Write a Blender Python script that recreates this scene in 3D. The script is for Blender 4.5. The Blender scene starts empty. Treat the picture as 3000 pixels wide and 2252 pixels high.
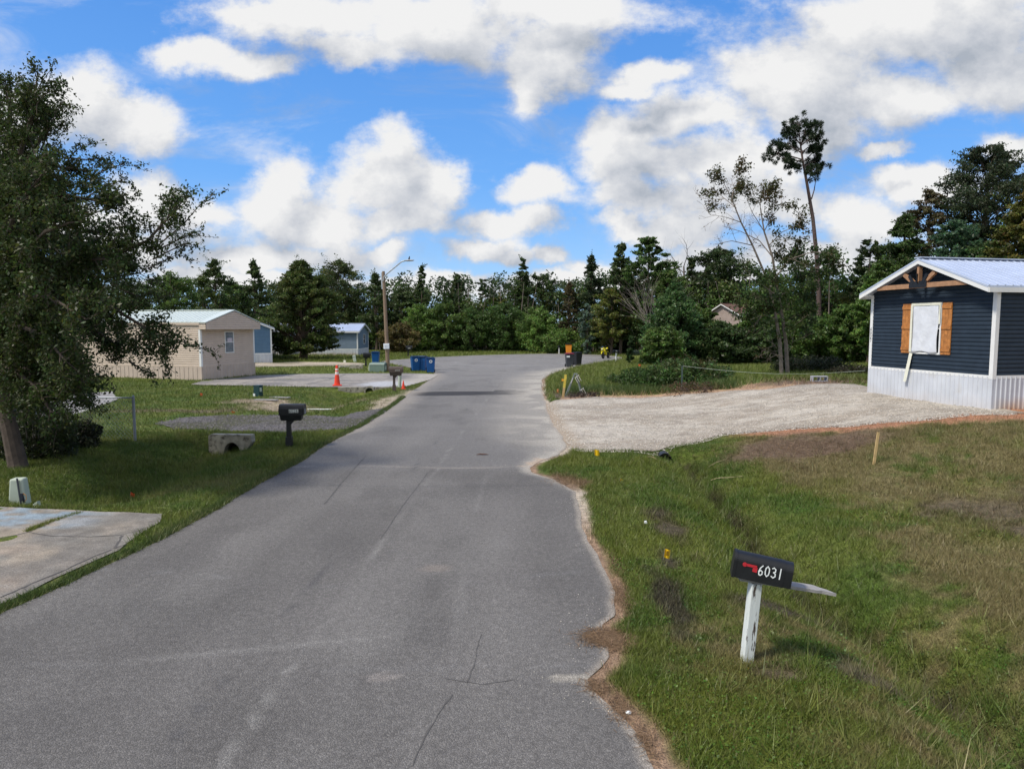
import bpy, math, random
import numpy as np
from mathutils import Vector, Matrix
sc = bpy.context.scene
C = sc.collection
R = math.radians

# ------------------------------------------------------------------ camera
CAM_H, PITCH, FPX = 3.1, R(4.86), 2000.0
cam = bpy.data.cameras.new('camera'); cam.sensor_width = 36; cam.lens = 24
cam.clip_start = 0.05; cam.clip_end = 5000
camo = bpy.data.objects.new('camera', cam); C.objects.link(camo)
camo.location = (0, 0, CAM_H); camo.rotation_euler = (R(90) - PITCH, 0, 0)
sc.camera = camo
sc.view_settings.view_transform = 'Standard'; sc.view_settings.look = 'None'
sc.view_settings.gamma = 1; sc.view_settings.exposure = 0.42

def ray(u, v):
    r = (u - 1500) / FPX; up = (1126 - v) / FPX
    return np.array([r, math.cos(PITCH) + math.sin(PITCH) * up, -math.sin(PITCH) + math.cos(PITCH) * up])
DS = 3000 / 2211.0

# ------------------------------------------------------------------ sky, clouds, sun
SUN_EL, SUN_AZ = R(54), math.atan2(-0.90, -0.43)     # direction towards the sun, azimuth from +Y clockwise
wd = bpy.data.worlds.new("World"); sc.world = wd; wd.use_nodes = True
nt = wd.node_tree; nt.nodes.clear()
def N(t, tree=None, **kw):
    n = (tree or nt).nodes.new(t)
    for k, v in kw.items(): setattr(n, k, v)
    return n
def blob(u, v, ru, rv):                       # a cloud's direction and size, as a slope in front of +Y
    d = ray(u * DS, v * DS)
    return (d[0] / d[1], d[2] / d[1], ru * DS / FPX, rv * DS / FPX)
CLOUDS = [blob(*a) for a in [
 (70,250,150,80),(190,240,130,100),(280,280,130,75),(10,290,150,120),
 (700,30,260,75),(950,60,330,85),(760,100,150,55),(1190,110,110,115),(1150,20,300,60),(560,20,180,50),(1165,185,70,60),
 (450,135,100,50),(545,150,110,40),
 (620,400,85,70),(860,340,75,75),(830,410,150,95),(940,420,60,65),(700,480,170,60),(600,450,100,60),(880,480,110,45),
 (300,440,130,60),(420,470,140,50),(150,470,150,60),(600,560,330,38),(760,545,90,40),(860,540,60,25),(350,520,180,50),
 (1170,415,110,38),(1060,480,110,38),(1150,470,80,36),(1030,530,100,30),(1180,545,48,24),(1090,550,70,22),
 (1380,160,75,35),(1340,185,60,25),
 (2000,60,420,130),(1750,170,260,130),(2150,170,200,110),(1500,260,210,75),(1330,290,100,60),(1560,350,260,75),(1350,360,120,60),(1800,250,170,90),(1950,220,140,70),
 (1600,430,320,60),(1350,420,90,40),(1350,480,80,32),(1480,490,160,40),(1850,460,150,70),(2000,400,160,40),(1800,550,300,45),(1500,560,260,35),(1280,580,90,30),(2200,330,110,40),
 (1100,610,500,30),(1500,600,300,25),(500,605,300,30),(700,610,400,18),(1900,330,70,20)]]
grp = bpy.data.node_groups.new('cloud_field', 'ShaderNodeTree')
grp.interface.new_socket('P', in_out='INPUT', socket_type='NodeSocketVector')
grp.interface.new_socket('F', in_out='OUTPUT', socket_type='NodeSocketFloat')
gi = N('NodeGroupInput', grp); go = N('NodeGroupOutput', grp)
wn = N('ShaderNodeTexNoise', grp); wn.inputs['Scale'].default_value = 4.5; wn.inputs['Detail'].default_value = 7
wn.inputs['Roughness'].default_value = 0.6
grp.links.new(gi.outputs[0], wn.inputs['Vector'])
sb = N('ShaderNodeVectorMath', grp, operation='SUBTRACT'); sb.inputs[1].default_value = (.5, .5, .5)
grp.links.new(wn.outputs['Color'], sb.inputs[0])
ma = N('ShaderNodeVectorMath', grp, operation='MULTIPLY_ADD'); ma.inputs[1].default_value = (.19, .13, 0)
grp.links.new(sb.outputs[0], ma.inputs[0]); grp.links.new(gi.outputs[0], ma.inputs[2])
prev = None
for (cx, cz, rx, rz) in CLOUDS:
    m = N('ShaderNodeVectorMath', grp, operation='MULTIPLY_ADD')
    m.inputs[1].default_value = (1 / rx, 1 / rz, 0); m.inputs[2].default_value = (-cx / rx, -cz / rz, 0)
    grp.links.new(ma.outputs[0], m.inputs[0])
    l = N('ShaderNodeVectorMath', grp, operation='LENGTH'); grp.links.new(m.outputs[0], l.inputs[0])
    if prev is None: prev = l.outputs['Value']
    else:
        s = N('ShaderNodeMath', grp, operation='SMOOTH_MIN'); s.inputs[2].default_value = 0.25
        grp.links.new(prev, s.inputs[0]); grp.links.new(l.outputs['Value'], s.inputs[1]); prev = s.outputs[0]
inv = N('ShaderNodeMath', grp, operation='SUBTRACT'); inv.inputs[0].default_value = 1.0
grp.links.new(prev, inv.inputs[1])
n2 = N('ShaderNodeTexNoise', grp); n2.inputs['Scale'].default_value = 8.5; n2.inputs['Detail'].default_value = 10
n2.inputs['Roughness'].default_value = 0.64
mp = N('ShaderNodeMapping', grp); mp.inputs['Scale'].default_value = (1, 1.5, 1)
grp.links.new(gi.outputs[0], mp.inputs[0]); grp.links.new(mp.outputs[0], n2.inputs['Vector'])
m3 = N('ShaderNodeMath', grp, operation='MULTIPLY_ADD'); m3.inputs[1].default_value = 2.0
grp.links.new(n2.outputs['Fac'], m3.inputs[0])
ad = N('ShaderNodeMath', grp, operation='ADD'); ad.inputs[1].default_value = -1.15
grp.links.new(inv.outputs[0], ad.inputs[0]); grp.links.new(ad.outputs[0], m3.inputs[2])
grp.links.new(m3.outputs[0], go.inputs[0])

tc = N('ShaderNodeTexCoord'); sep = N('ShaderNodeSeparateXYZ'); nt.links.new(tc.outputs['Generated'], sep.inputs[0])
def M(op, a, b=None, c=None, tree=None, clamp=False):
    n = N('ShaderNodeMath', tree, operation=op); n.use_clamp = clamp
    for i, x in enumerate((a, b, c)):
        if x is None: continue
        if isinstance(x, (int, float)): n.inputs[i].default_value = x
        else: (tree or nt).links.new(x, n.inputs[i])
    return n.outputs[0]
yy = M('MAXIMUM', sep.outputs['Y'], 0.12)
X = M('DIVIDE', sep.outputs['X'], yy); Z = M('DIVIDE', sep.outputs['Z'], yy)
cmb = N('ShaderNodeCombineXYZ'); nt.links.new(X, cmb.inputs[0]); nt.links.new(Z, cmb.inputs[1])
g1 = N('ShaderNodeGroup'); g1.node_tree = grp; nt.links.new(cmb.outputs[0], g1.inputs[0])
of = N('ShaderNodeVectorMath', operation='ADD'); of.inputs[1].default_value = (-0.028, 0.05, 0)
nt.links.new(cmb.outputs[0], of.inputs[0])
g2 = N('ShaderNodeGroup'); g2.node_tree = grp; nt.links.new(of.outputs[0], g2.inputs[0])
# clouds behind and beside the camera: plain broken cloud
nb = N('ShaderNodeTexNoise'); nb.inputs['Scale'].default_value = 3.2; nb.inputs['Detail'].default_value = 7
nt.links.new(tc.outputs['Generated'], nb.inputs['Vector'])
back = M('MULTIPLY_ADD', nb.outputs['Fac'], 3.0, -1.35)
fr = N('ShaderNodeMapRange', interpolation_type='SMOOTHSTEP'); fr.inputs[1].default_value = 0.25; fr.inputs[2].default_value = 0.5
nt.links.new(sep.outputs['Y'], fr.inputs[0])
mx = N('ShaderNodeMix', data_type='FLOAT'); nt.links.new(fr.outputs[0], mx.inputs[0]); nt.links.new(back, mx.inputs[2]); nt.links.new(g1.outputs[0], mx.inputs[3])
den = N('ShaderNodeMapRange', interpolation_type='SMOOTHSTEP'); den.inputs[1].default_value = -0.36; den.inputs[2].default_value = 0.36
nt.links.new(mx.outputs[0], den.inputs[0])
wv = N('ShaderNodeMapping'); wv.inputs['Scale'].default_value = (2.2, 6.5, 1); wv.inputs['Rotation'].default_value = (0, 0, .5); nt.links.new(cmb.outputs[0], wv.inputs[0])
wz = N('ShaderNodeTexNoise'); wz.inputs['Scale'].default_value = 1.6; wz.inputs['Detail'].default_value = 8; wz.inputs['Roughness'].default_value = .65; wz.inputs['Distortion'].default_value = .6; nt.links.new(wv.outputs[0], wz.inputs['Vector'])
wr_ = N('ShaderNodeMapRange', interpolation_type='SMOOTHSTEP'); wr_.inputs[1].default_value = .46; wr_.inputs[2].default_value = .78; wr_.inputs[4].default_value = .55; nt.links.new(wz.outputs['Fac'], wr_.inputs[0])
dn = M('MAXIMUM', den.outputs[0], M('ADD', M('MULTIPLY', den.outputs[0], .75), wr_.outputs[0]), clamp=True)
lit = M('SUBTRACT', g1.outputs[0], g2.outputs[0])
lit = M('MULTIPLY_ADD', lit, 0.62, 0.56)
n4 = N('ShaderNodeTexNoise'); n4.inputs['Scale'].default_value = 6.0; n4.inputs['Detail'].default_value = 8; n4.inputs['Roughness'].default_value = .6
nt.links.new(cmb.outputs[0], n4.inputs['Vector'])
lit = M('MULTIPLY_ADD', n4.outputs['Fac'], 1.9, M('ADD', lit, -0.95))
thick = N('ShaderNodeMapRange'); thick.inputs[1].default_value = 0.35; thick.inputs[2].default_value = 1.3; thick.inputs[4].default_value = 0.28
nt.links.new(mx.outputs[0], thick.inputs[0])
lit = M('SUBTRACT', lit, thick.outputs[0], clamp=True)
ramp = N('ShaderNodeValToRGB'); nt.links.new(lit, ramp.inputs[0])
ramp.color_ramp.elements[0].position = 0.0; ramp.color_ramp.elements[0].color = (.47, .52, .60, 1)
ramp.color_ramp.elements[1].position = 0.85; ramp.color_ramp.elements[1].color = (1.0, 1.0, 1.0, 1)
e = ramp.color_ramp.elements.new(0.35); e.color = (.68, .71, .77, 1)
sky = N('ShaderNodeTexSky', sky_type='NISHITA'); sky.sun_disc = False
sky.sun_elevation = SUN_EL; sky.sun_rotation = SUN_AZ; sky.air_density = 1.0; sky.dust_density = 0.3; sky.ozone_density = 2.0
hs = N('ShaderNodeHueSaturation'); hs.inputs['Saturation'].default_value = 1.28; hs.inputs['Value'].default_value = 1.12; hs.inputs['Hue'].default_value = 0.512
nt.links.new(sky.outputs[0], hs.inputs['Color'])
scl = N('ShaderNodeVectorMath', operation='SCALE'); scl.inputs['Scale'].default_value = 0.13; nt.links.new(hs.outputs[0], scl.inputs[0])
er = N('ShaderNodeValToRGB'); nt.links.new(sep.outputs['Z'], er.inputs[0])
er.color_ramp.elements[0].color = (.26, .46, .74, 1); er.color_ramp.elements[1].position = .6; er.color_ramp.elements[1].color = (.036, .165, .53, 1)
ee = er.color_ramp.elements.new(.2); ee.color = (.115, .32, .70, 1)
bm = N('ShaderNodeMix', data_type='RGBA'); bm.inputs[0].default_value = .8; nt.links.new(scl.outputs[0], bm.inputs[6]); nt.links.new(er.outputs[0], bm.inputs[7])
b1 = N('ShaderNodeBackground'); nt.links.new(bm.outputs[2], b1.inputs[0]); b1.inputs[1].default_value = 1.0
b2 = N('ShaderNodeBackground'); nt.links.new(ramp.outputs[0], b2.inputs[0]); b2.inputs[1].default_value = 0.66
ms = N('ShaderNodeMixShader'); nt.links.new(dn, ms.inputs[0]); nt.links.new(b1.outputs[0], ms.inputs[1]); nt.links.new(b2.outputs[0], ms.inputs[2])
wo = N('ShaderNodeOutputWorld'); nt.links.new(ms.outputs[0], wo.inputs[0])

sun = bpy.data.lights.new('sun', 'SUN'); sun.energy = 2.9; sun.angle = R(8); sun.color = (1, .93, .82)
suno = bpy.data.objects.new('sun', sun); C.objects.link(suno); suno.location = (-30, -10, 40)
sd = Vector((math.sin(SUN_AZ) * math.cos(SUN_EL), math.cos(SUN_AZ) * math.cos(SUN_EL), math.sin(SUN_EL)))
suno.rotation_euler = sd.to_track_quat('Z', 'Y').to_euler()

# ------------------------------------------------------------------ noise and ground height
_rs = np.random.RandomState(7); _T = _rs.rand(256, 256)
def vn(x, y):
    xi = np.floor(x).astype(int); yi = np.floor(y).astype(int)
    fx = x - xi; fy = y - yi; fx = fx * fx * (3 - 2 * fx); fy = fy * fy * (3 - 2 * fy)
    a = _T[xi % 256, yi % 256]; b = _T[(xi + 1) % 256, yi % 256]; c = _T[xi % 256, (yi + 1) % 256]; d = _T[(xi + 1) % 256, (yi + 1) % 256]
    return (a * (1 - fx) + b * fx) * (1 - fy) + (c * (1 - fx) + d * fx) * fy
def fbm(x, y, s=1.0, o=4, seed=0):
    x = np.asarray(x, float) * s + seed * 17.3; y = np.asarray(y, float) * s + seed * 9.1
    r = 0; a = .5; t = 0
    for _ in range(o):
        r = r + a * vn(x, y); t += a; a *= .5; x = x * 2.03 + 5.2; y = y * 2.03 + 1.7
    return r / t
def ss(a, b, x):
    t = np.clip((np.asarray(x, float) - a) / (b - a), 0, 1); return t * t * (3 - 2 * t)
def h(x, y):
    x = np.asarray(x, float); y = np.asarray(y, float)
    wl = (1 - ss(18.9, 19.5, y)) * ss(11.4, 12.6, y) + ss(24.6, 26, y) * (1 - ss(34.0, 34.9, y))
    dl = -.48 * np.exp(-((x + 8.0) / 1.15) ** 2) * wl
    wr = 1 - ss(16.8, 17.3, y)
    cx = 4.05 + .25 * np.sin(y * .5) + .3 * (fbm(y, y * 0, .6, 3, 9) - .5)
    dr = -(.34 + .1 * (1 - ss(9, 15, y))) * np.exp(-((x - cx) / .75) ** 2) * wr - .20 * np.exp(-((x - cx) / .17) ** 2) * wr * (.5 + fbm(x, y, 1.1, 2, 3))
    A = .3 + .55 * ss(9, 15, y) * (1 - ss(28, 38, y)); A = A * (1 - ss(44, 54, y))
    br = ss(5, 12, x) * A
    far = ss(14, 40, np.abs(x)) * .5 * fbm(x, y, .05, 2, 5)
    rough = .10 * (fbm(x, y, .7, 3, 2) - .5) * (ss(1.8, 3.2, x) + ss(6.2, 7.5, -x)) * (1 - ss(40, 48, y) * (np.abs(x) < 16))
    return dl + dr + br + far + rough
def H(x, y): return float(h(x, y))
def G(u, v, z=None):                 # where the line of sight through a photo pixel meets the ground
    d = ray(u, v)
    zz = 0.0 if z is None else z
    for _ in range(25):
        t = (zz - CAM_H) / d[2]; x, y = d[0] * t, d[1] * t
        if z is not None: break
        zz = zz * .4 + H(x, y) * .6
    return np.array([x, y, zz])
def GD(u, v, z=None): return G(u * DS, v * DS, z)
def at(u, v, Y):
    d = ray(u, v); t = Y / d[1]; return np.array([d[0] * t, Y, CAM_H + d[2] * t])
def atD(u, v, Y): return at(u * DS, v * DS, Y)

# ------------------------------------------------------------------ mesh helpers
class MB:
    def __init__(s): s.v = []; s.f = []
    def add(s, vs, fs):
        o = len(s.v); s.v += [tuple(map(float, a)) for a in vs]; s.f += [tuple(o + i for i in f) for f in fs]; return s
    def box(s, x0, x1, y0, y1, z0, z1, M_=None):
        vs = [Vector(p) for p in ((x0,y0,z0),(x1,y0,z0),(x1,y1,z0),(x0,y1,z0),(x0,y0,z1),(x1,y0,z1),(x1,y1,z1),(x0,y1,z1))]
        if M_ is not None: vs = [M_ @ p for p in vs]
        return s.add(vs, [(0,3,2,1),(4,5,6,7),(0,1,5,4),(1,2,6,5),(2,3,7,6),(3,0,4,7)])
    def frustum(s, c, w0, d0, w1, d1, z0, z1, off=(0, 0)):
        x, y = c; a, b = off
        vs = [(x-w0/2,y-d0/2,z0),(x+w0/2,y-d0/2,z0),(x+w0/2,y+d0/2,z0),(x-w0/2,y+d0/2,z0),(x+a-w1/2,y+b-d1/2,z1),(x+a+w1/2,y+b-d1/2,z1),(x+a+w1/2,y+b+d1/2,z1),(x+a-w1/2,y+b+d1/2,z1)]
        return s.add(vs, [(0,3,2,1),(4,5,6,7),(0,1,5,4),(1,2,6,5),(2,3,7,6),(3,0,4,7)])
    def beam(s, a, b, w, t):
        a = Vector(a); b = Vector(b); d = b - a; L = d.length
        q = d.to_track_quat('X', 'Z').to_matrix().to_4x4()
        return s.box(0, L, -w / 2, w / 2, -t / 2, t / 2, Matrix.Translation(a) @ q)
    def tube(s, pts, rad, n=8, cap=True):
        pts = [Vector(p) for p in pts]
        if not hasattr(rad, '__len__'): rad = [rad] * len(pts)
        o = len(s.v); u = None
        for i, p in enumerate(pts):
            t = (pts[min(i + 1, len(pts) - 1)] - pts[max(i - 1, 0)])
            if t.length < 1e-9: t = Vector((0, 0, 1))
            t.normalize()
            if u is None: u = t.orthogonal().normalized()
            else: u = (u - t * u.dot(t)); u = u.normalized() if u.length > 1e-6 else t.orthogonal().normalized()
            w = t.cross(u)
            for k in range(n):
                a = 2 * math.pi * k / n; s.v.append(tuple(p + (u * math.cos(a) + w * math.sin(a)) * rad[i]))
        for i in range(len(pts) - 1):
            for k in range(n):
                a = o + i * n + k; b = o + i * n + (k + 1) % n; s.f.append((a, b, b + n, a + n))
        if cap: s.f.append(tuple(o + k for k in range(n))[::-1]); s.f.append(tuple(o + (len(pts) - 1) * n + k for k in range(n)))
        return s
    def prism(s, poly, x0, x1, M_=None):     # polygon in (y,z) extruded along x
        n = len(poly); vs = [Vector((x0, a, b)) for a, b in poly] + [Vector((x1, a, b)) for a, b in poly]
        if M_ is not None: vs = [M_ @ p for p in vs]
        return s.add(vs, [tuple(range(n))[::-1], tuple(range(n, 2 * n))] + [(i, (i + 1) % n, n + (i + 1) % n, n + i) for i in range(n)])
    def ball(s, c, r, nu=12, nv=8, M_=None):
        if not hasattr(r, '__len__'): r = (r, r, r)
        o = len(s.v); rows = []
        for j in range(nv + 1):
            th = math.pi * j / nv
            for i in range(nu):
                ph = 2 * math.pi * i / nu
                p = Vector((r[0] * math.sin(th) * math.cos(ph), r[1] * math.sin(th) * math.sin(ph), r[2] * math.cos(th)))
                if M_ is not None: p = M_ @ p
                s.v.append(tuple(p + Vector(c)))
        for j in range(nv):
            for i in range(nu):
                a = o + j * nu + i; b = o + j * nu + (i + 1) % nu; s.f.append((a, a + nu, b + nu, b))
        return s
    def lathe(s, prof, c=(0, 0), n=16):
        o = len(s.v)
        for r, z in prof:
            for k in range(n): a = 2 * math.pi * k / n; s.v.append((c[0] + r * math.cos(a), c[1] + r * math.sin(a), z))
        for i in range(len(prof) - 1):
            for k in range(n): a = o + i * n + k; b = o + i * n + (k + 1) % n; s.f.append((a, b, b + n, a + n))
        s.f.append(tuple(o + k for k in range(n))[::-1]); s.f.append(tuple(o + (len(prof) - 1) * n + k for k in range(n)))
        return s
    def build(s, name, m, parent=None, smooth=False, bevel=0):
        me = bpy.data.meshes.new(name); me.from_pydata(s.v, [], s.f); me.update()
        if smooth:
            for p in me.polygons: p.use_smooth = True
        me.materials.append(m)
        o = bpy.data.objects.new(name, me); C.objects.link(o)
        if parent is not None: o.parent = parent
        if bevel:
            b = o.modifiers.new('bevel', 'BEVEL'); b.width = bevel; b.segments = 2; b.limit_method = 'ANGLE'
        return o
def npmesh(name, V, F, col, m, parent=None, smooth=False):
    V = np.asarray(V, np.float32); F = np.asarray(F, np.int32); k = F.shape[1]
    me = bpy.data.meshes.new(name)
    me.vertices.add(len(V)); me.vertices.foreach_set('co', V.ravel())
    me.loops.add(F.size); me.loops.foreach_set('vertex_index', F.ravel())
    me.polygons.add(len(F)); me.polygons.foreach_set('loop_start', np.arange(0, F.size, k, dtype=np.int32))
    me.update(calc_edges=True)
    if col is not None:
        a = me.color_attributes.new('col', 'FLOAT_COLOR', 'POINT')
        cc = np.ones((len(V), 4), np.float32); cc[:, :3] = col; a.data.foreach_set('color', cc.ravel())
    if smooth: me.polygons.foreach_set('use_smooth', np.ones(len(F), bool))
    me.materials.append(m)
    o = bpy.data.objects.new(name, me); C.objects.link(o)
    if parent is not None: o.parent = parent
    return o
def tag(o, label=None, cat=None, group=None, kind=None):
    if label: o['label'] = label
    if cat: o['category'] = cat
    if group: o['group'] = group
    if kind: o['kind'] = kind
    return o
def empty(name, loc, rz=0, label=None, cat=None, group=None, rot=None):
    o = bpy.data.objects.new(name, None); o.empty_display_size = .2; C.objects.link(o)
    o.location = [float(a) for a in loc]; o.rotation_euler = rot if rot else (0, 0, rz)
    return tag(o, label, cat, group)

# ------------------------------------------------------------------ materials
def mat(name, col, rough=.6, metal=0.0, var=.15, vscale=6.0, bump=0.0, bscale=40.0, col2=None, c2scale=3.0, c2lo=.5, c2hi=.6, spec=.4, stretch=None):
    m = bpy.data.materials.new(name); m.use_nodes = True; t = m.node_tree; p = t.nodes['Principled BSDF']
    p.inputs['Roughness'].default_value = rough; p.inputs['Metallic'].default_value = metal
    p.inputs['Specular IOR Level'].default_value = spec
    co = N('ShaderNodeTexCoord', t); src = co.outputs['Object']
    if stretch:
        mpn = N('ShaderNodeMapping', t); mpn.inputs['Scale'].default_value = stretch; t.links.new(src, mpn.inputs[0]); src = mpn.outputs[0]
    n = N('ShaderNodeTexNoise', t); n.inputs['Scale'].default_value = vscale; n.inputs['Detail'].default_value = 6
    t.links.new(src, n.inputs['Vector'])
    r = N('ShaderNodeMapRange', t); r.inputs[1].default_value = .3; r.inputs[2].default_value = .7; r.inputs[3].default_value = 1 - var; r.inputs[4].default_value = 1 + var
    t.links.new(n.outputs['Fac'], r.inputs[0])
    base = N('ShaderNodeRGB', t); base.outputs[0].default_value = (*col, 1); cs = base.outputs[0]
    if col2:
        k = N('ShaderNodeTexNoise', t); k.inputs['Scale'].default_value = c2scale; k.inputs['Detail'].default_value = 8; k.inputs['Roughness'].default_value = .65
        t.links.new(src, k.inputs['Vector'])
        kr = N('ShaderNodeMapRange', t); kr.inputs[1].default_value = c2lo; kr.inputs[2].default_value = c2hi; t.links.new(k.outputs['Fac'], kr.inputs[0])
        mm = N('ShaderNodeMix', t, data_type='RGBA'); t.links.new(kr.outputs[0], mm.inputs[0]); t.links.new(cs, mm.inputs[6]); mm.inputs[7].default_value = (*col2, 1); cs = mm.outputs[2]
    vm = N('ShaderNodeVectorMath', t, operation='SCALE'); t.links.new(cs, vm.inputs[0]); t.links.new(r.outputs[0], vm.inputs['Scale'])
    t.links.new(vm.outputs[0], p.inputs['Base Color'])
    if bump:
        bn = N('ShaderNodeTexNoise', t); bn.inputs['Scale'].default_value = bscale; bn.inputs['Detail'].default_value = 5
        t.links.new(src, bn.inputs['Vector'])
        b = N('ShaderNodeBump', t); b.inputs['Strength'].default_value = 1; b.inputs['Distance'].default_value = bump
        t.links.new(bn.outputs['Fac'], b.inputs['Height']); t.links.new(b.outputs[0], p.inputs['Normal'])
    return m
def surf(name, rough=.9, s1=30., a1=.3, s2=120., a2=.3, bump=.01, vor=None):
    """ground-like surface: its own colour map ('col') times two octaves of fine grain"""
    m = bpy.data.materials.new(name); m.use_nodes = True; t = m.node_tree; p = t.nodes['Principled BSDF']
    p.inputs['Roughness'].default_value = rough; p.inputs['Specular IOR Level'].default_value = .25
    at_ = N('ShaderNodeAttribute', t); at_.attribute_name = 'col'
    co = N('ShaderNodeTexCoord', t)
    fac = None; last = None
    for s_, a_ in ((s1, a1), (s2, a2)):
        n = N('ShaderNodeTexNoise', t); n.inputs['Scale'].default_value = s_; n.inputs['Detail'].default_value = 3
        t.links.new(co.outputs['Object'], n.inputs['Vector'])
        r = N('ShaderNodeMapRange', t); r.inputs[1].default_value = .3; r.inputs[2].default_value = .7; r.inputs[3].default_value = 1 - a_; r.inputs[4].default_value = 1 + a_
        t.links.new(n.outputs['Fac'], r.inputs[0]); last = n.outputs['Fac']
        fac = r.outputs[0] if fac is None else M('MULTIPLY', fac, r.outputs[0], tree=t)
    hgt = last
    if vor:
        v = N('ShaderNodeTexVoronoi', t); v.inputs['Scale'].default_value = vor[0]; t.links.new(co.outputs['Object'], v.inputs['Vector'])
        sp = N('ShaderNodeSeparateColor', t); t.links.new(v.outputs['Color'], sp.inputs[0])
        r = N('ShaderNodeMapRange', t); r.inputs[3].default_value = 1 - vor[1]; r.inputs[4].default_value = 1 + vor[1] * vor[2]
        pw = M('POWER', sp.outputs[0], vor[3], tree=t); t.links.new(pw, r.inputs[0])
        fac = M('MULTIPLY', fac, r.outputs[0], tree=t)
        hgt = M('SUBTRACT', last, v.outputs['Distance'], tree=t)
    vm = N('ShaderNodeVectorMath', t, operation='SCALE'); t.links.new(at_.outputs['Color'], vm.inputs[0]); t.links.new(fac, vm.inputs['Scale'])
    t.links.new(vm.outputs[0], p.inputs['Base Color'])
    b = N('ShaderNodeBump', t); b.inputs['Strength'].default_value = 1; b.inputs['Distance'].default_value = bump
    t.links.new(hgt, b.inputs['Height']); t.links.new(b.outputs[0], p.inputs['Normal'])
    return m
def leafmat(name, tr=.3, rough=.6):
    m = bpy.data.materials.new(name); m.use_nodes = True; t = m.node_tree; t.nodes.clear()
    a = N('ShaderNodeAttribute', t); a.attribute_name = 'col'
    d = N('ShaderNodeBsdfDiffuse', t); tl = N('ShaderNodeBsdfTranslucent', t); gl = N('ShaderNodeBsdfGlossy', t); gl.inputs['Roughness'].default_value = .45
    gl.inputs['Color'].default_value = (.5, .5, .5, 1)
    t.links.new(a.outputs['Color'], d.inputs[0]); t.links.new(a.outputs['Color'], tl.inputs[0])
    mx_ = N('ShaderNodeMixShader', t); mx_.inputs[0].default_value = tr; t.links.new(d.outputs[0], mx_.inputs[1]); t.links.new(tl.outputs[0], mx_.inputs[2])
    m2 = N('ShaderNodeMixShader', t); m2.inputs[0].default_value = .04; t.links.new(mx_.outputs[0], m2.inputs[1]); t.links.new(gl.outputs[0], m2.inputs[2])
    o = N('ShaderNodeOutputMaterial', t); t.links.new(m2.outputs[0], o.inputs[0]); return m

# ------------------------------------------------------------------ ground layout (world metres)
def curve(pts):            # (x, y) points -> x as a function of y
    p = sorted(pts, key=lambda a: a[1]); ys = np.array([a[1] for a in p]); xs = np.array([a[0] for a in p])
    return lambda y: np.interp(y, ys, xs)
Rpx = [(1412,1660),(1392,1600),(1335,1545),(1280,1495),(1268,1468),(1300,1440),(1318,1420),(1312,1395),(1300,1375),(1298,1350),(1328,1330),(1332,1290),(1308,1230),(1282,1190),
       (1265,1150),(1250,1100),(1238,1062),(1195,1036),(1150,1020),(1145,1010),(1165,996),(1205,984),(1222,965),(1215,945),(1190,910),(1180,880),(1176,860),(1170,845),(1171,820),(1188,808)]
Lpx = [(0,1326),(130,1268),(265,1205),(350,1165),(440,1118),(500,1080),(560,1045),(640,1003),(700,962),(780,922),(830,890),(870,862),(880,850),(905,835),(935,815)]
rr = [tuple(GD(a, b, 0)[:2]) for a, b in Rpx] + [(1.1, -15), (4.7, 52), (7.2, 58), (10.4, 64.5), (11.1, 68.5), (10.4, 73), (7.7, 76.7), (4.5, 78)]
ll = [tuple(GD(a, b, 0)[:2]) for a, b in Lpx] + [(-5.4, -15), (-5.4, 5), (-4.8, 41.5), (-5.2, 45.5), (-7.5, 50.8), (-10, 56.5), (-11.7, 60.5), (-11.2, 63), (-9, 66.9), (-6.7, 70.3), (-3.9, 73.3), (0, 75.8), (3.9, 77.9)]
_rc, _lc = curve(rr), curve(ll)
def redge(y): return _rc(y) + .10 * (fbm(y, 0 * y, 1.6, 4, 11) - .5) * 2 * .6
def ledge(y): return _lc(y) - .10 * (fbm(y, 0 * y + 9, 1.6, 4, 12) - .5) * 2 * .6
gn = [GD(*a) for a in [(1216,950),(1226,966),(1252,972),(1330,973),(1430,969),(1490,957),(1560,938),(1700,926),(1880,914),(2000,907),(2145,895)]]
gf = [GD(*a) for a in [(1178,872),(1200,864),(1300,858),(1480,850),(1650,842),(1870,829)]]
gnx = np.array([a[0] for a in gn]); gny = np.array([a[1] for a in gn]); gfx = np.array([a[0] for a in gf] + [40.]); gfy = np.array([a[1] for a in gf] + [gf[-1][1] + 1.0])
gnx = np.append(gnx, 13.4); gny = np.append(gny, gny[-1] + .3)
def gnear(x): return np.interp(x, gnx, gny) + .14 * (fbm(x, 0 * x + 3, 1.3, 4, 21) - .5) * 2
def gfar(x): return np.interp(x, gfx, gfy) + .35 * (fbm(x, 0 * x + 6, 1.0, 4, 22) - .5) * 2
D2 = [G(a, b, 0)[:2] for a, b in [(560,1127),(591,1117),(745,1101),(880,1096.5),(1040,1094.5),(1190,1094),(1272,1096.5),(1283,1099),(1262,1113),(1190,1133),(1120,1135),(1060,1135),(900,1134.5),(700,1130.5),(600,1129)]]
D1 = [GD(a, b, 0)[:2] for a, b in [(-60,1093),(0,1095),(175,1103),(350,1110),(346,1128),(300,1155),(258,1188),(180,1222),(0,1306)]] + [np.array([-6.2, 6.0]), np.array([-16, 6.0]), np.array([-16, 12.1])]
GG = [G(a, b, 0)[:2] for a, b in [(455,1240),(520,1226),(600,1219),(760,1216),(900,1218),(1000,1222),(1040,1210),(1120,1196),(1130,1206),(1085,1236),(1030,1252),(960,1259),(860,1266),(740,1263),(600,1259),(500,1254)]]
D3 = [G(a, b, 0)[:2] for a, b in [(-140,1160),(120,1152),(330,1148),(345,1172),(240,1210),(60,1248),(-140,1262)]]
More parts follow.
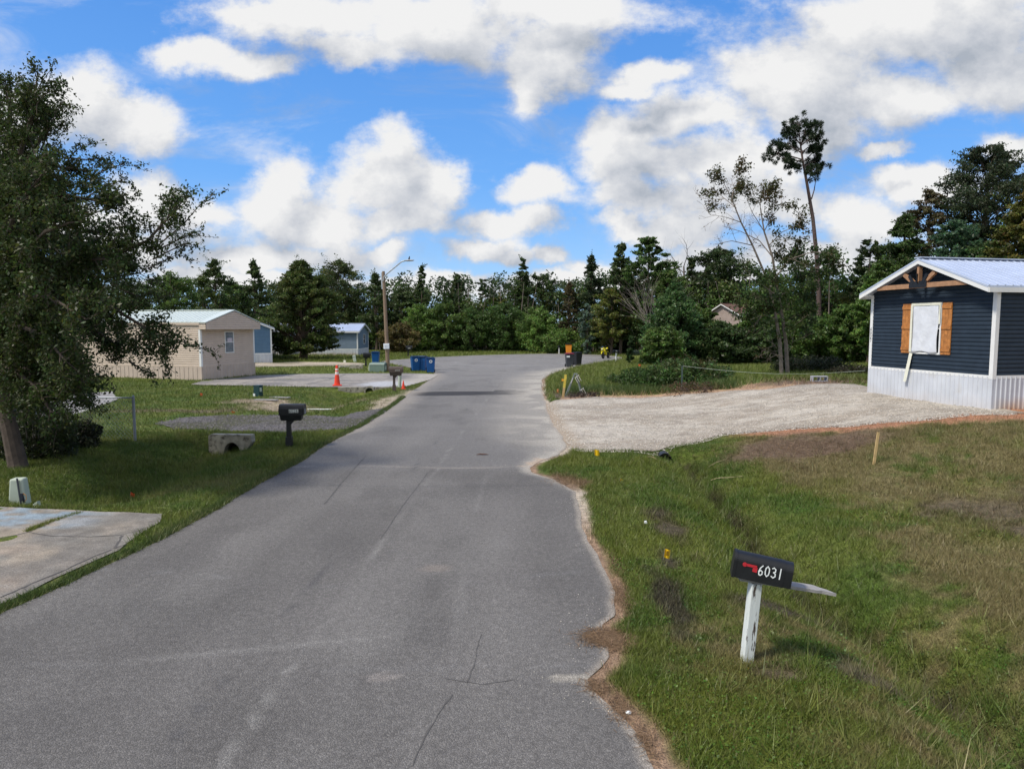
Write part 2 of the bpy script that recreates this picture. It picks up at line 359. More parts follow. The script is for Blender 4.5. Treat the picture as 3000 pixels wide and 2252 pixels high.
TRK = [G(a, b, 0)[:2] for a, b in [(745,1065),(850,1061.5),(960,1060),(1060,1064),(1078,1068),(1000,1072),(880,1074),(745,1077)]]
def inpoly(x, y, poly):
    x = np.asarray(x, float); y = np.asarray(y, float); c = np.zeros(x.shape, bool); n = len(poly)
    for i in range(n):
        x1, y1 = poly[i]; x2, y2 = poly[(i + 1) % n]
        if y1 == y2: continue
        k = ((y1 > y) != (y2 > y)) & (x < (x2 - x1) * (y - y1) / (y2 - y1) + x1); c ^= k
    return c
def on_road(x, y, m=0.0): return (x > ledge(y) - m) & (x < redge(y) + m) & (y < 78)
def on_gravel(x, y, m=0.0): return (x > 1.2) & (x < 13.3) & (y > gnear(x) - m) & (y < gfar(x) + m) & (x > redge(y) - .3)
def near_ell(x, y, cx, cy, rx, ry, ns=1.5, seed=0, soft=.5):
    d = np.sqrt(((x - cx) / rx) ** 2 + ((y - cy) / ry) ** 2) + (fbm(x, y, ns, 3, seed) - .5) * 1.2
    return 1 - ss(1 - soft, 1, d)
def mixc(a, b, t): t = np.asarray(t)[..., None]; return a * (1 - t) + np.asarray(b, float) * t
straw_c = GD(1740, 967); clay_a = GD(1560, 932); clay_b = GD(2145, 893)
spots = [(GD(1445,1140), .28, 1.1, (.085,.065,.045)), (GD(1445,1215), .16, .5, (.07,.055,.04)), (GD(1440,1290), .2, 1.0, (.055,.045,.035)), (GD(1670,1310), .45, .25, (.07,.055,.04)),
         (GD(1660,1455), .25, .12, (.12,.09,.06)), (GD(1880,1470), .3, .2, (.13,.11,.07)), (GD(2150,1110), 1.1, 1.1, (.12,.095,.06)), (GD(2020,1530), .3, .2, (.09,.07,.05)),
         (GD(1225,1040), .4, .8, (.20,.13,.08)), (G(740,1176,0), 1.2, 1.3, (.27,.21,.15)), (G(835,1186,0), 1.6, 1.9, (.38,.30,.22)), (G(905,1192,0), 1.1, 1.0, (.42,.34,.25)), (G(520,1205,0), 2.5, .5, (.16,.13,.08)), (G(1010,1168,0), 1.2, 1.0, (.22,.18,.12)), (G(1160,1180,0), .9, 2.4, (.44,.36,.28)), (G(1215,1152,0), .7, 2.2, (.40,.34,.26)),
         (GD(1230,852), 1.0, 1.6, (.14,.10,.08)), (GD(1440,838), 1.2, 1.2, (.17,.09,.05)), (GD(1600,838), 1.4, .8, (.42,.27,.17)), (GD(1740,825), 2.2, 1.2, (.16,.11,.075)), (GD(1850,824), 1.8, 1.0, (.14,.09,.06)), (GD(1120,758), 4, 2.0, (.16,.1,.06))]
def gcol(x, y):
    x = np.asarray(x, float); y = np.asarray(y, float)
    n1 = fbm(x, y, .45, 3, 1); n2 = fbm(x, y, 1.7, 3, 2); n3 = fbm(x, y, 5., 2, 3)
    lush = np.array([.072, .112, .019]); mid = np.array([.112, .138, .027]); dry = np.array([.19, .155, .072]); yel = np.array([.125, .145, .022])
    c = mixc(np.broadcast_to(lush, x.shape + (3,)), mid, ss(.3, .65, n2))
    lot = ss(4.6, 6.5, x) * (1 - ss(17, 20, y))
    dd = np.clip(.16 + .95 * lot + .35 * ss(1.2, 2, x) * (x < 20) * (1 - ss(6, 10, y)), 0, 1)
    c = mixc(c, dry, np.clip(ss(.62 - .35 * dd, .85 - .35 * dd, .6 * n1 + .4 * n3), 0, 1) * np.clip(dd * 1.6 + .15, 0, .9))
    c = mixc(c, yel, ss(.55, .75, fbm(x, y, .8, 3, 6)) * .5 * (y < 20))
    c = mixc(c, (.135, .165, .036), ss(28, 50, y) * .7)  # distant lawn brightened in its colour, as sunlit past the cloud shade
    # ditch bottom: broken darker band along the centre line
    cx = 4.05 + .25 * np.sin(y * .5) + .3 * (fbm(y, y * 0, .6, 3, 9) - .5)
    c = mixc(c, (.035, .028, .02), np.exp(-((x - cx) / .2) ** 2) * (y < 17) * ss(.36, .56, n3 * .5 + n2 * .5))
    # sandy / straw margin along both road edges
    de = x - redge(y); wr = .08 + .26 * fbm(y, y * 0, .7, 3, 31)
    c = mixc(c, mixc(np.broadcast_to(np.array([.30, .2, .13]), x.shape + (3,)), (.5, .42, .33), ss(.4, .6, fbm(y, x, 1.0, 2, 8)) * ss(9, 12, y)), (1 - ss(wr * .5, wr, de + .12 * (n3 - .5))) * (de > -1) * (y < 60))
    dl = ledge(y) - x
    c = mixc(c, (.14, .145, .055), (1 - ss(.03, .18, dl + .2 * (n3 - .5))) * (dl > -1) * (y < 60))
    # clay strip by the gravel, dead straw patch
    g = gnear(x) - y
    c = mixc(c, (.40, .205, .12), (1 - ss(.5, 1.2, g + .9 * (n2 - .5) * 1.6)) * ss(5.6, 7, x) * (x < 30) * (g > -3))
    c = mixc(c, (.36, .19, .11), near_ell(x, y, 14.5, 16.9, 3.6, 1.4, 1.2, 13))
    gf_ = y - gfar(x)
    c = mixc(c, (.42, .28, .18), (1 - ss(.7, 1.5, gf_ + 1.4 * (n2 - .5))) * (x > 2) * (x < 13) * (gf_ > -2))
    c = mixc(c, (.15, .105, .07), near_ell(x, y, straw_c[0], straw_c[1], 2.0, 1.8, 1.1, 14, .6))
    for (p, rx, ry, cc) in spots: c = mixc(c, cc, near_ell(x, y, p[0], p[1], rx * 1.25, ry * 1.25, 2.2, 15, .6) * .9)
    # bare woodland floor under the far trees
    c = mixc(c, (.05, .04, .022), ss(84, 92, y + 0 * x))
    return c
def clear_of(x, y, m=.0):
    return ~(on_road(x, y, m) | on_gravel(x, y, m) | inpoly(x, y, D1) | inpoly(x, y, D2) | inpoly(x, y, D3) | inpoly(x, y, GG) | inpoly(x, y, TRK))

# terrain: one sheet to the horizon, fine near the camera
def axis(segs):
    out = [segs[0][0]]
    for a, b, st in segs:
        n = max(1, int(round((b - a) / st))); out += list(np.linspace(a, b, n + 1)[1:])
    return np.array(out)
xs = axis([(-2500,-400,300),(-400,-100,40),(-100,-40,5),(-40,-16,1.0),(-16,-11,.25),(-11,13,.1),(13,20,.3),(20,45,1.0),(45,100,5),(100,400,40),(400,2500,300)])
ys = axis([(-600,-100,100),(-100,-10,10),(-10,3,1.0),(3,20,.1),(20,36,.16),(36,60,.35),(60,100,.8),(100,200,8),(200,600,50),(600,3000,400)])
XX, YY = np.meshgrid(xs, ys); xf, yf = XX.ravel(), YY.ravel()
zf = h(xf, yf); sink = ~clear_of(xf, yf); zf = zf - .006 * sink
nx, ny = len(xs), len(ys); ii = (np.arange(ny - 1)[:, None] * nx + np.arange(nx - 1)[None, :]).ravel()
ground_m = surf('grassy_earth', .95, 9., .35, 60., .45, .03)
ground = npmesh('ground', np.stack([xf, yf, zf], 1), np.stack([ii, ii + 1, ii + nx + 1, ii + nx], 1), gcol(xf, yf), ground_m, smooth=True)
tag(ground, kind='structure', label='grassy ground with roadside ditches, bare soil and clay patches')

# road: straight lane opening into the turning circle
ry = axis([(-14,3,.5),(3,20,.06),(20,45,.12),(45,77.9,.3)]); NC = 90
L_, R_ = ledge(ry), redge(ry)
s = np.linspace(0, 1, NC)[None, :]; s = .5 - .5 * np.cos(np.pi * s); s = s * .5 + np.linspace(0, 1, NC)[None, :] * .5
rx_ = L_[:, None] * (1 - s) + R_[:, None] * s; ryy = np.repeat(ry[:, None], NC, 1)
x_, y_ = rx_.ravel(), ryy.ravel()
def rcol(x, y):
    c = np.broadcast_to(np.array([.156, .148, .139]), x.shape + (3,)) * (.80 + .40 * fbm(x, y, .6, 4, 41))[:, None] * (.90 + .20 * fbm(x * 1.5, y * .25, 1.2, 4, 54))[:, None]
    c = c * (1 - .10 * np.exp(-((x + 3.4) / .5) ** 2) + .10 * np.exp(-((x + .2) / .45) ** 2))[:, None]
    c = mixc(c, (.25, .243, .235), ss(14.3, 15.2, y + .4 * (fbm(x, y, 1., 3, 42) - .5)) * .32 + ss(24, 50, y) * .38)  # newer paving paler; distance lightened too, painting sun beyond the cloud shadow
    c = mixc(c, (.30, .27, .24), np.exp(-((y - 14.9 - .12 * np.sin(x * 1.3)) / .07) ** 2) * ss(.35, .6, fbm(x, y, 1.3, 3, 43)) * .7)
    c = mixc(c, (.08, .08, .085), np.exp(-((y - 13.1 - .05 * np.sin(x)) / .05) ** 2) * .3)
    for a, b, w, k in ((8.2, .3, .06, .25), (18.9, .2, .05, .3), (22.8, -.1, .07, .35), (27.5, .2, .1, .4), (6.0, .05, .04, .15)):
        c = mixc(c, (.28, .28, .28), np.exp(-((y - a - b * np.sin(x * .9)) / w) ** 2) * k * ss(.4, .6, fbm(x, y, 1.5, 3, 44)))
    c = mixc(c, (.24, .23, .215), ss(.56, .74, fbm(x * 1.2, y * .35, .8, 4, 55)) * .28); c = mixc(c, (.11, .105, .10), ss(.58, .75, fbm(x, y * .6, 1.1, 4, 56)) * .35)
    # paving seam near the middle of the lane
    xs_ = -2.0 + .04 * (y - 6) + .05 * (fbm(y, 0 * y, .8, 3, 45) - .5) * 2
    c = mixc(c, (.30, .29, .27), np.exp(-((x - xs_) / .03) ** 2) * (.2 + .8 * ss(.4, .6, fbm(x, y, .8, 3, 46))) * .5)
    c = mixc(c, (.25, .24, .225), np.exp(-((x + .75 - .02 * y - .1 * np.sin(y * .4)) / .05) ** 2) * ss(.4, .65, fbm(x, y, .6, 3, 57)) * .5)
    c = mixc(c, (.26, .25, .235), np.exp(-((y - 6.55 - .22 * (x + 1.5)) / .05) ** 2) * ss(-4, -3, x) * (1 - ss(-1.6, -.9, x)) * .5)
    c = mixc(c, (.075, .075, .08), np.exp(-((x - xs_ + .5) / .02) ** 2) * ss(.5, .6, fbm(x, y, .5, 3, 47)) * .5)
    # patched trench across the lane
    t0 = 31.6 + .12 * (x + 1.7); wd_ = .95 + .30 * (fbm(x, y * 0, 1.3, 3, 48) - .5)
    c = mixc(c, (.045, .044, .046), (1 - ss(wd_ * .88, wd_, np.abs(y - t0))) * ss(-5.0, -4.1, x) * (1 - ss(.3, 1.0, x)) * .95)
    c = mixc(c, (.045, .045, .05), ((np.abs(x + .35) < .55) & (np.abs(y - t0 - .5) < .95)) * .95)
    # pale dust washed over the edges
    de = redge(y) - x; f = fbm(x, y, .9, 4, 49)
    c = mixc(c, (.47, .435, .375), (1 - ss(0, .35 + 2.6 * ss(14.5, 20, y) * (1 - ss(46, 56, y)), de + .6 * (f - .5) * ss(14, 18, y))) * (.45 + .45 * ss(.4, .6, f)) * ss(12, 15, y))
    c = mixc(c, (.36, .32, .27), (1 - ss(0.02, .12, de + .05 * (f - .5))) * .8)
    c = mixc(c, (.47, .37, .28), near_ell(x, y, GD(1165,1003,0)[0], GD(1165,1003,0)[1], .42, 1.0, 2., 50, .3))
    c = mixc(c, (.26, .225, .195), near_ell(x, y, GD(930,1228,0)[0], GD(930,1228,0)[1], .25, .2, 3., 51, .5) * .6)
    c = mixc(c, (.26, .235, .215), near_ell(x, y, GD(820,1462,0)[0], GD(820,1462,0)[1], .16, .08, 4., 52, .5) * .7)
    bx = GD(1228, 1463, 0); c = mixc(c, (.36, .33, .28), ((np.abs(x - bx[0]) < .17) & (np.abs(y - bx[1]) < .045 + .02 * fbm(x, y, 20, 2, 3))) * .8)
    dl = x - ledge(y)
    c = mixc(c, (.38, .34, .29), (1 - ss(0, .15 + .9 * ss(18, 24, y) * (1 - ss(44, 52, y)), dl + .5 * (f - .5) * ss(16, 20, y))) * .6 * ss(15, 18, y))
    # tyre scrub rings in the turning circle
    rr_ = np.hypot(x - .5, (y - 60)); c = mixc(c, (.30, .30, .30), ss(.55, .75, fbm(rr_ * 1.6, np.arctan2(y - 60, x) * .6, 1.2, 3, 53)) * ss(44, 52, y) * .35)
    return c
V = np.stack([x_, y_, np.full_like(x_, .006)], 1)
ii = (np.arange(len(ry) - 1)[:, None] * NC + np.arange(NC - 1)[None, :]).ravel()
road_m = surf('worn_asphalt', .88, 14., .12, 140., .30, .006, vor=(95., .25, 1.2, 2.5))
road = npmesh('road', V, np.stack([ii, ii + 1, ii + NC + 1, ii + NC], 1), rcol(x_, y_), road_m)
tag(road, kind='structure', label='worn grey asphalt road ending in a turning circle')
crack_m = mat('crack_dark', (.095, .09, .085), .95)
crackl_m = mat('crack_sealed', (.26, .25, .235), .95, var=.3, vscale=12)
def crack(pts, w, m, parent, z=.010, jag=.03, seed=1):
    rs = np.random.RandomState(seed); P = []
    for i in range(len(pts) - 1):
        a, b = np.array(pts[i], float), np.array(pts[i + 1], float); n = max(2, int(np.linalg.norm(b - a) / .08))
        for k in range(n): P.append(a + (b - a) * k / n)
    P.append(np.array(pts[-1], float)); P = np.array(P); P += np.cumsum(rs.randn(*P.shape) * jag * .25, 0) * .25 + rs.randn(*P.shape) * jag * .12
    T = np.gradient(P, axis=0); T /= np.linalg.norm(T, axis=1)[:, None] + 1e-9; Nn = np.stack([-T[:, 1], T[:, 0]], 1)
    ww = (w * (.3 + rs.rand(len(P))))[:, None] / 2
    V = np.concatenate([np.c_[P + Nn * ww, np.full(len(P), z)], np.c_[P - Nn * ww, np.full(len(P), z)]]); n = len(P); i = np.arange(n - 1)
    return npmesh('crack', V, np.stack([i, i + 1, i + 1 + n, i + n], 1), None, m, parent)
def pd(l): return [GD(a, b, 0)[:2] for a, b in l]
crack(pd([(1040,1370),(1025,1440),(1010,1475),(1080,1470),(1110,1462)][0:3]), .010, crack_m, road, seed=2)
crack(pd([(960,1465),(1040,1478),(1105,1470)]), .010, crack_m, road, seed=3)
crack(pd([(975,1500),(930,1570),(890,1655)]), .014, crack_m, road, seed=4)
crack(pd([(790,985),(740,1040),(700,1090)]), .03, crack_m, road, seed=5)
crack(pd([(925,1020),(870,1090),(820,1165)]), .012, crack_m, road, seed=6)

# driveways and pads
def slab(name, poly, z, m, colf, label, step=.12, thick=.0):
    poly = [np.asarray(p) for p in poly]
    from mathutils.geometry import tessellate_polygon
    P = np.array(poly); x0, y0 = P.min(0); x1, y1 = P.max(0)
    # fan of grid points inside plus the outline, triangulated as a constrained mesh
    from mathutils.geometry import delaunay_2d_cdt
    out = []
    for i in range(len(poly)):
        a, b = poly[i], poly[(i + 1) % len(poly)]; n = max(1, int(np.linalg.norm(b - a) / (step * 1.5)))
        for k in range(n):
            q = a + (b - a) * k / n; d = (b - a) / (np.linalg.norm(b - a) + 1e-9); nn = np.array([-d[1], d[0]])
            q = q + nn * (.9 if 'strip' in label else .10) * float(fbm(q[0], q[1], 1.6 if 'strip' in label else 2.2, 3, 60) - .5) * (k > 0); out.append(Vector(q))
    gx, gy = np.meshgrid(np.arange(x0, x1, step), np.arange(y0, y1, step)); gx, gy = gx.ravel(), gy.ravel()
    k = inpoly(gx, gy, [tuple(o) for o in out]); pts = out + [Vector((a, b)) for a, b in zip(gx[k], gy[k])]
    n = len(out); r = delaunay_2d_cdt(pts, [(i, (i + 1) % n) for i in range(n)], [list(range(n))], 1, 1e-4)
    vx = np.array([tuple(p) for p in r[0]]); F = np.array([f for f in r[2] if len(f) == 3], np.int32)
    zz = np.full(len(vx), z) if z is not None else h(vx[:, 0], vx[:, 1]) + .015
    # edge skirt for the slab's thickness
    o = npmesh(name, np.c_[vx, zz], F, colf(vx[:, 0], vx[:, 1]), m); tag(o, label=label, kind='structure')
    return o
conc_m = surf('weathered_concrete', .85, 4., .20, 70., .25, .003, vor=(60., .15, 1., 2.))
def c1(x, y):
    c = mixc(np.broadcast_to(np.array([.285, .245, .195]), x.shape + (3,)), (.185, .17, .15), ss(.35, .62, fbm(x, y, 1.1, 5, 61)))
    c = mixc(c, (.33, .27, .215), ss(.5, .72, fbm(x, y, .7, 3, 68)) * .7); c = c * (.85 + .3 * fbm(x, y, 7., 3, 69))[:, None]
    c = mixc(c, (.21, .20, .18), ss(.5, .7, fbm(x, y, 3., 3, 62)) * .6)
    st = fbm(x * .5 + y * .6, (y - x * .3) * 4.0, 1.4, 3, 63)
    c = mixc(c, (.235, .305, .365), ss(.45, .6, st) * ss(9.6, 10.5, y) * (1 - ss(-7.4, -6.3, x)) * .85)
    c = mixc(c, (.28, .32, .36), near_ell(x, y, -6.9, 10.6, .5, .3, 2, 64) * .5)
    return c
def c2(x, y):
    c = mixc(np.broadcast_to(np.array([.30, .275, .245]), x.shape + (3,)), (.19, .18, .172), ss(.35, .65, fbm(x, y * 1.5, .5, 4, 65)))
    c = mixc(c, (.44, .45, .47), near_ell(x, y, -6.9, 36.6, 1.9, 2.2, .6, 66, .4) * .9)
    e = x - (-5.6); c = mixc(c, (.42, .39, .34), ss(-1.4, -.2, x + 5.3) * .6)
    return c
def c3(x, y): return mixc(np.broadcast_to(np.array([.36, .35, .33]), x.shape + (3,)), (.26, .25, .24), ss(.35, .65, fbm(x, y, .5, 4, 67)))
d1 = slab('driveway', D1, .012, conc_m, c1, 'cracked near concrete driveway apron with pale blue streaks, at the lower left')
d2 = slab('driveway', D2, .026, conc_m, c2, 'wide concrete driveway running from the beige home to the road', .3)
d3 = slab('driveway', D3, .03, conc_m, c3, 'pale concrete pad beyond the fence under the oak', .3)
for q, (pts, w) in enumerate([([(0,1165),(60,1150),(110,1158),(190,1160),(262,1156)], .03), ([(0,1292),(80,1256),(140,1232),(195,1206),(240,1188)], .035), ([(262,1156),(300,1146),(330,1135)], .015), ([(264,1158),(248,1185)], .05), ([(248,1185),(275,1176)], .012), ([(50,1272),(66,1282)], .02)]):
    crack(pd(pts), w * .8, crack_m, d1, z=.0165, jag=.05, seed=20 + q)
crack([G(*a, 0)[:2] for a in [(900,1127),(948,1117),(985,1108),(1015,1098)]], .09, crack_m, d2, z=.031, jag=.05, seed=31)
crack([G(*a, 0)[:2] for a in [(690,1127),(740,1118),(800,1113)]], .05, crack_m, d2, z=.031, jag=.05, seed=32)

grav_m = surf('crushed_limestone', .95, 5., .12, 60., .16, .010, vor=(60., .22, .7, 1.3))
gx = axis([(1.15,13.35,.12)]); NG = 90
yn = gnear(gx); yf_ = gfar(gx); k = np.linspace(0, 1, NG)[None, :]
gyv = yn[:, None] * (1 - k) + yf_[:, None] * k; gxv = np.repeat(gx[:, None], NG, 1)
gxv = np.maximum(gxv, redge(gyv) - .03); a_, b_ = gxv.ravel(), gyv.ravel()
def gvcol(x, y):
    c = mixc(np.broadcast_to(np.array([.53, .485, .415]), x.shape + (3,)), (.36, .31, .25), ss(.36, .64, .5 * fbm(x * .35, y * 1.2, .8, 4, 71) + .5 * fbm(x * .8, y * 2, 3.5, 3, 76)))
    c = mixc(c, (.24, .21, .175), ss(.5, .8, fbm(x, y, 1.6, 3, 72)) * .5)
    e = np.minimum(y - gnear(x), gfar(x) - y); c = mixc(c, (.27, .23, .19), (1 - ss(.0, .7, e)) * .5)
    c = mixc(c, (.36, .28, .2), (1 - ss(.1, .6, x - redge(y) + .3 * (fbm(x, y, 2, 2, 7) - .5))) * .7)
    return c
ii = (np.arange(len(gx) - 1)[:, None] * NG + np.arange(NG - 1)[None, :]).ravel()
gz = h(a_, b_) + .012 * (fbm(a_ * .4, b_, .8, 3, 73) - .5) + .02
gz = .001 + (gz - .001) * ss(0, .4, a_ - redge(b_))
gdrive = npmesh('gravel_driveway', np.stack([a_, b_, gz], 1), np.stack([ii, ii + NG, ii + NG + 1, ii + 1], 1), gvcol(a_, b_), grav_m)
tag(gdrive, kind='structure', label='pale crushed limestone driveway leading up to the navy home')
dgrav_m = surf('grey_gravel', .95, 10., .2, 70., .35, .012, vor=(26., .4, 1.0, 1.2))
def cgg(x, y): return mixc(np.broadcast_to(np.array([.125, .117, .118]), x.shape + (3,)), (.08, .08, .05), ss(.42, .62, fbm(x, y, .9, 4, 74)))
g2_ = slab('gravel_driveway', GG, None, dgrav_m, cgg, 'grey gravel driveway strip behind the concrete headwall', .15)
def ctk(x, y): return mixc(np.broadcast_to(np.array([.42, .36, .28]), x.shape + (3,)), (.2, .18, .12), ss(.4, .7, fbm(x * .4, y, .6, 4, 75)))
trk = slab('dirt_track', TRK, None, dgrav_m, ctk, 'pale sandy track in front of the blue home', .3)

# ------------------------------------------------------------------ homes
white_m = mat('white_trim', (.74, .75, .74), .5, var=.05, vscale=3)
glass_m = mat('window_glass', (.22, .27, .31), .08, var=.25, vscale=2, spec=.8)
dglass_m = mat('dark_window_glass', (.02, .025, .03), .08, var=.2, vscale=2, spec=.8)
def lapwall(mb, p0, u, n, zb, zt, ext, c=.115, out=.024):
    """lap siding: courses from zb to zt; ext(z) -> (start, end) along u"""
    p0, u, n = Vector(p0), Vector(u), Vector(n); z = zb
    while z < zt - 1e-4:
        z2 = min(z + c, zt); a0, a1 = ext(z); b0, b1 = ext(z2)
        P = lambda s, z, o: p0 + u * s + Vector((0, 0, z)) + n * o
        zg = z + min(.016, (z2 - z) * .2); g0, g1_ = ext(zg); zm = z + (z2 - z) * .62; m0, m1 = ext(zm)
        o = len(mb.v); mb.v += [tuple(q) for q in (P(g0, zg, out), P(g1_, zg, out), P(m1, zm, out), P(m0, zm, out), P(b1, z2, .002), P(b0, z2, .002), P(g0, zg, .001), P(g1_, zg, .001), P(a0, z, .001), P(a1, z, .001))]
        mb.f += [(o, o + 1, o + 2, o + 3), (o + 3, o + 2, o + 4, o + 5), (o, o + 6, o + 7, o + 1), (o + 8, o + 9, o + 7, o + 6)]
        z = z2
def ribwall(mb, p0, u, n, L, zb, zt, step=.1, d=.012, w=.3):
    p0, u, n = Vector(p0), Vector(u), Vector(n); pr = []; s_ = 0
    while s_ < L - 1e-4:
        for f, dd in ((0, 0), (1 - w, 0), (1 - w * .75, d), (1 - w * .25, d)):
            if s_ + f * step < L: pr.append((s_ + f * step, dd))
        s_ += step
    pr.append((L, 0)); o = len(mb.v)
    for a, dd in pr:
        for z in (zb, zt): mb.v.append(tuple(p0 + u * a + n * dd + Vector((0, 0, z))))
    for i in range(len(pr) - 1): k = o + 2 * i; mb.f.append((k, k + 2, k + 3, k + 1))
def home(name, label, O, yaw, W, Lh, zs, ze, za, wallm, skirtm, roofm, trimm=white_m, over=.3, eave=.25, ribstep=.152, ribw=.34, ribd=.022, lap=.115, group=None, lout=.022, corner=True, ribroof=.25):
    """local frame: gable end at x=0 facing -x, width along y, body towards +x; z from the foot of the skirt"""
    r = empty(name, O, yaw, label, 'mobile home', group)
    w = MB()
    slope = lambda z: max(0, (z - ze) / (za - ze)) * W / 2
    lapwall(w, (0, 0, 0), (0, 1, 0), (-1, 0, 0), zs, za, lambda z: (slope(z), W - slope(z)), lap)
    lapwall(w, (Lh, 0, 0), (0, 1, 0), (1, 0, 0), zs, za, lambda z: (slope(z), W - slope(z)), lap)
    lapwall(w, (0, 0, 0), (1, 0, 0), (0, -1, 0), zs, ze, lambda z: (0, Lh), lap)
    lapwall(w, (0, W, 0), (1, 0, 0), (0, 1, 0), zs, ze, lambda z: (0, Lh), lap)
    w.box(.02, Lh - .02, .02, W - .02, zs - .1, ze)
    w.build('wall', wallm, r)
    k = MB()
    ribwall(k, (-.02, 0, 0), (0, 1, 0), (-1, 0, 0), W, -.3, zs, ribstep, ribd, ribw); ribwall(k, (0, -.02, 0), (1, 0, 0), (0, -1, 0), Lh, -.3, zs, ribstep, ribd, ribw)
    ribwall(k, (0, W + .02, 0), (1, 0, 0), (0, 1, 0), Lh, -.3, zs, ribstep, ribd, ribw); ribwall(k, (Lh + .02, 0, 0), (0, 1, 0), (1, 0, 0), W, -.3, zs, ribstep, ribd, ribw)
    for cx_, cy_ in ((-.03, -.03), (-.03, W), (Lh, -.03), (Lh, W)): k.box(cx_, cx_ + .03, cy_, cy_ + .03, -.3, zs - .052)
    k.build('skirting', skirtm, r)
    x0, x1 = -over - .03, Lh + over + .03; t = (za - ze) / (W / 2); th = .05
    rf = MB(); ye = -eave; zee = ze - eave * t
    for sgn in (0, 1):
        f = (lambda y: y) if sgn == 0 else (lambda y: W - y)
        a, b = f(ye), f(W / 2); nn = th
        vs = [(x0, a, zee + .02), (x1, a, zee + .02), (x1, b, za + .02), (x0, b, za + .02), (x0, a, zee + .02 + nn), (x1, a, zee + .02 + nn), (x1, b, za + .02 + nn), (x0, b, za + .02 + nn)]
        rf.add(vs, [(0,3,2,1),(4,5,6,7),(0,1,5,4),(1,2,6,5),(2,3,7,6),(3,0,4,7)] if sgn == 0 else [(0,1,2,3),(4,7,6,5),(0,4,5,1),(1,5,6,2),(2,6,7,3),(3,7,4,0)])
        q = x0 + .06
        while q < x1 and ribroof:
            rf.beam((q, a, zee + .02 + nn + .006), (q, b, za + .02 + nn + .006), .035, .03); q += ribroof
    rf.beam((x0 - .005, W / 2, za + .095), (x1 + .005, W / 2, za + .095), .26, .03)
    rf.build('roof', roofm, r)
    fa = MB(); x0 += .03; x1 -= .03
    for sgn in (0, 1):
        y0_ = ye - .02 if sgn == 0 else W - ye + .02
        fa.box(x0, x1, min(y0_, y0_ - .02 + .04 * sgn), max(y0_, y0_ - .02 + .04 * sgn), zee - .11, zee + .018)      # eave board
        for xx, dx in ((x0, -.022), (x1, .022)):                                                                        # rake boards
            yb = W / 2
            vs = [(xx, y0_, zee - .11), (xx, yb, za - .09), (xx, yb, za + .018), (xx, y0_, zee + .018)]; vs += [(a + dx, b, c) for a, b, c in vs]
            fa.add(vs, [(0,1,2,3),(7,6,5,4),(0,4,5,1),(3,2,6,7),(0,3,7,4),(1,5,6,2)])
    fa.box(x0 + .001, -.002, ye, 0, zee - .04, zee - .01) if over > .1 else None
    fa.build('fascia', trimm, r)
    if corner:
        for cx_, cy_ in ((0, 0), (0, W), (Lh, 0), (Lh, W)):
            sx = -1 if cx_ == 0 else 1; sy = -1 if cy_ == 0 else 1; c = MB()
            a0, a1 = sorted((cx_ + sx * .03, cx_ - sx * .09)); b0, b1 = sorted((cy_ + sy * .03, cy_ - sy * .09))
            c.box(a0, a1, b0, b1, zs - .06, ze - .03).build('corner_post', trimm, r)
    b = MB(); b.box(-.026, Lh + .026, -.026, W + .026, zs - .05, zs + .04).build('trim_band', trimm, r)
    return r
def window(parent, y0, y1, z0, z1, x=-.02, wall='x', glass=glass_m, fm=white_m, bar=True):
    """window lying in the gable (wall='x', facing -x) or in a long wall (wall='y' facing given side)"""
    T = Matrix.Identity(4) if wall == 'x' else (Matrix(((0, 1, 0, 0), (1, 0, 0, 0), (0, 0, 1, 0), (0, 0, 0, 1))) if wall == 'y' else Matrix(((0, 1, 0, 0), (-1, 0, 0, 0), (0, 0, 1, 0), (0, 0, 0, 1))))
    f = MB(); w = .05
    for a in ((y0 - w, y0, z0 - w, z1 + w), (y1, y1 + w, z0 - w, z1 + w), (y0, y1, z1, z1 + w), (y0, y1, z0 - w, z0)): f.box(x - .03, x + .03, *a, T)
    if bar: f.box(x - .02, x + .02, y0, y1, (z0 + z1) / 2 - .02, (z0 + z1) / 2 + .02, T)
    fo = f.build('window', fm, parent); MB().box(x - .004, x + .01, y0, y1, z0, z1, T).build('pane', glass, fo); return fo

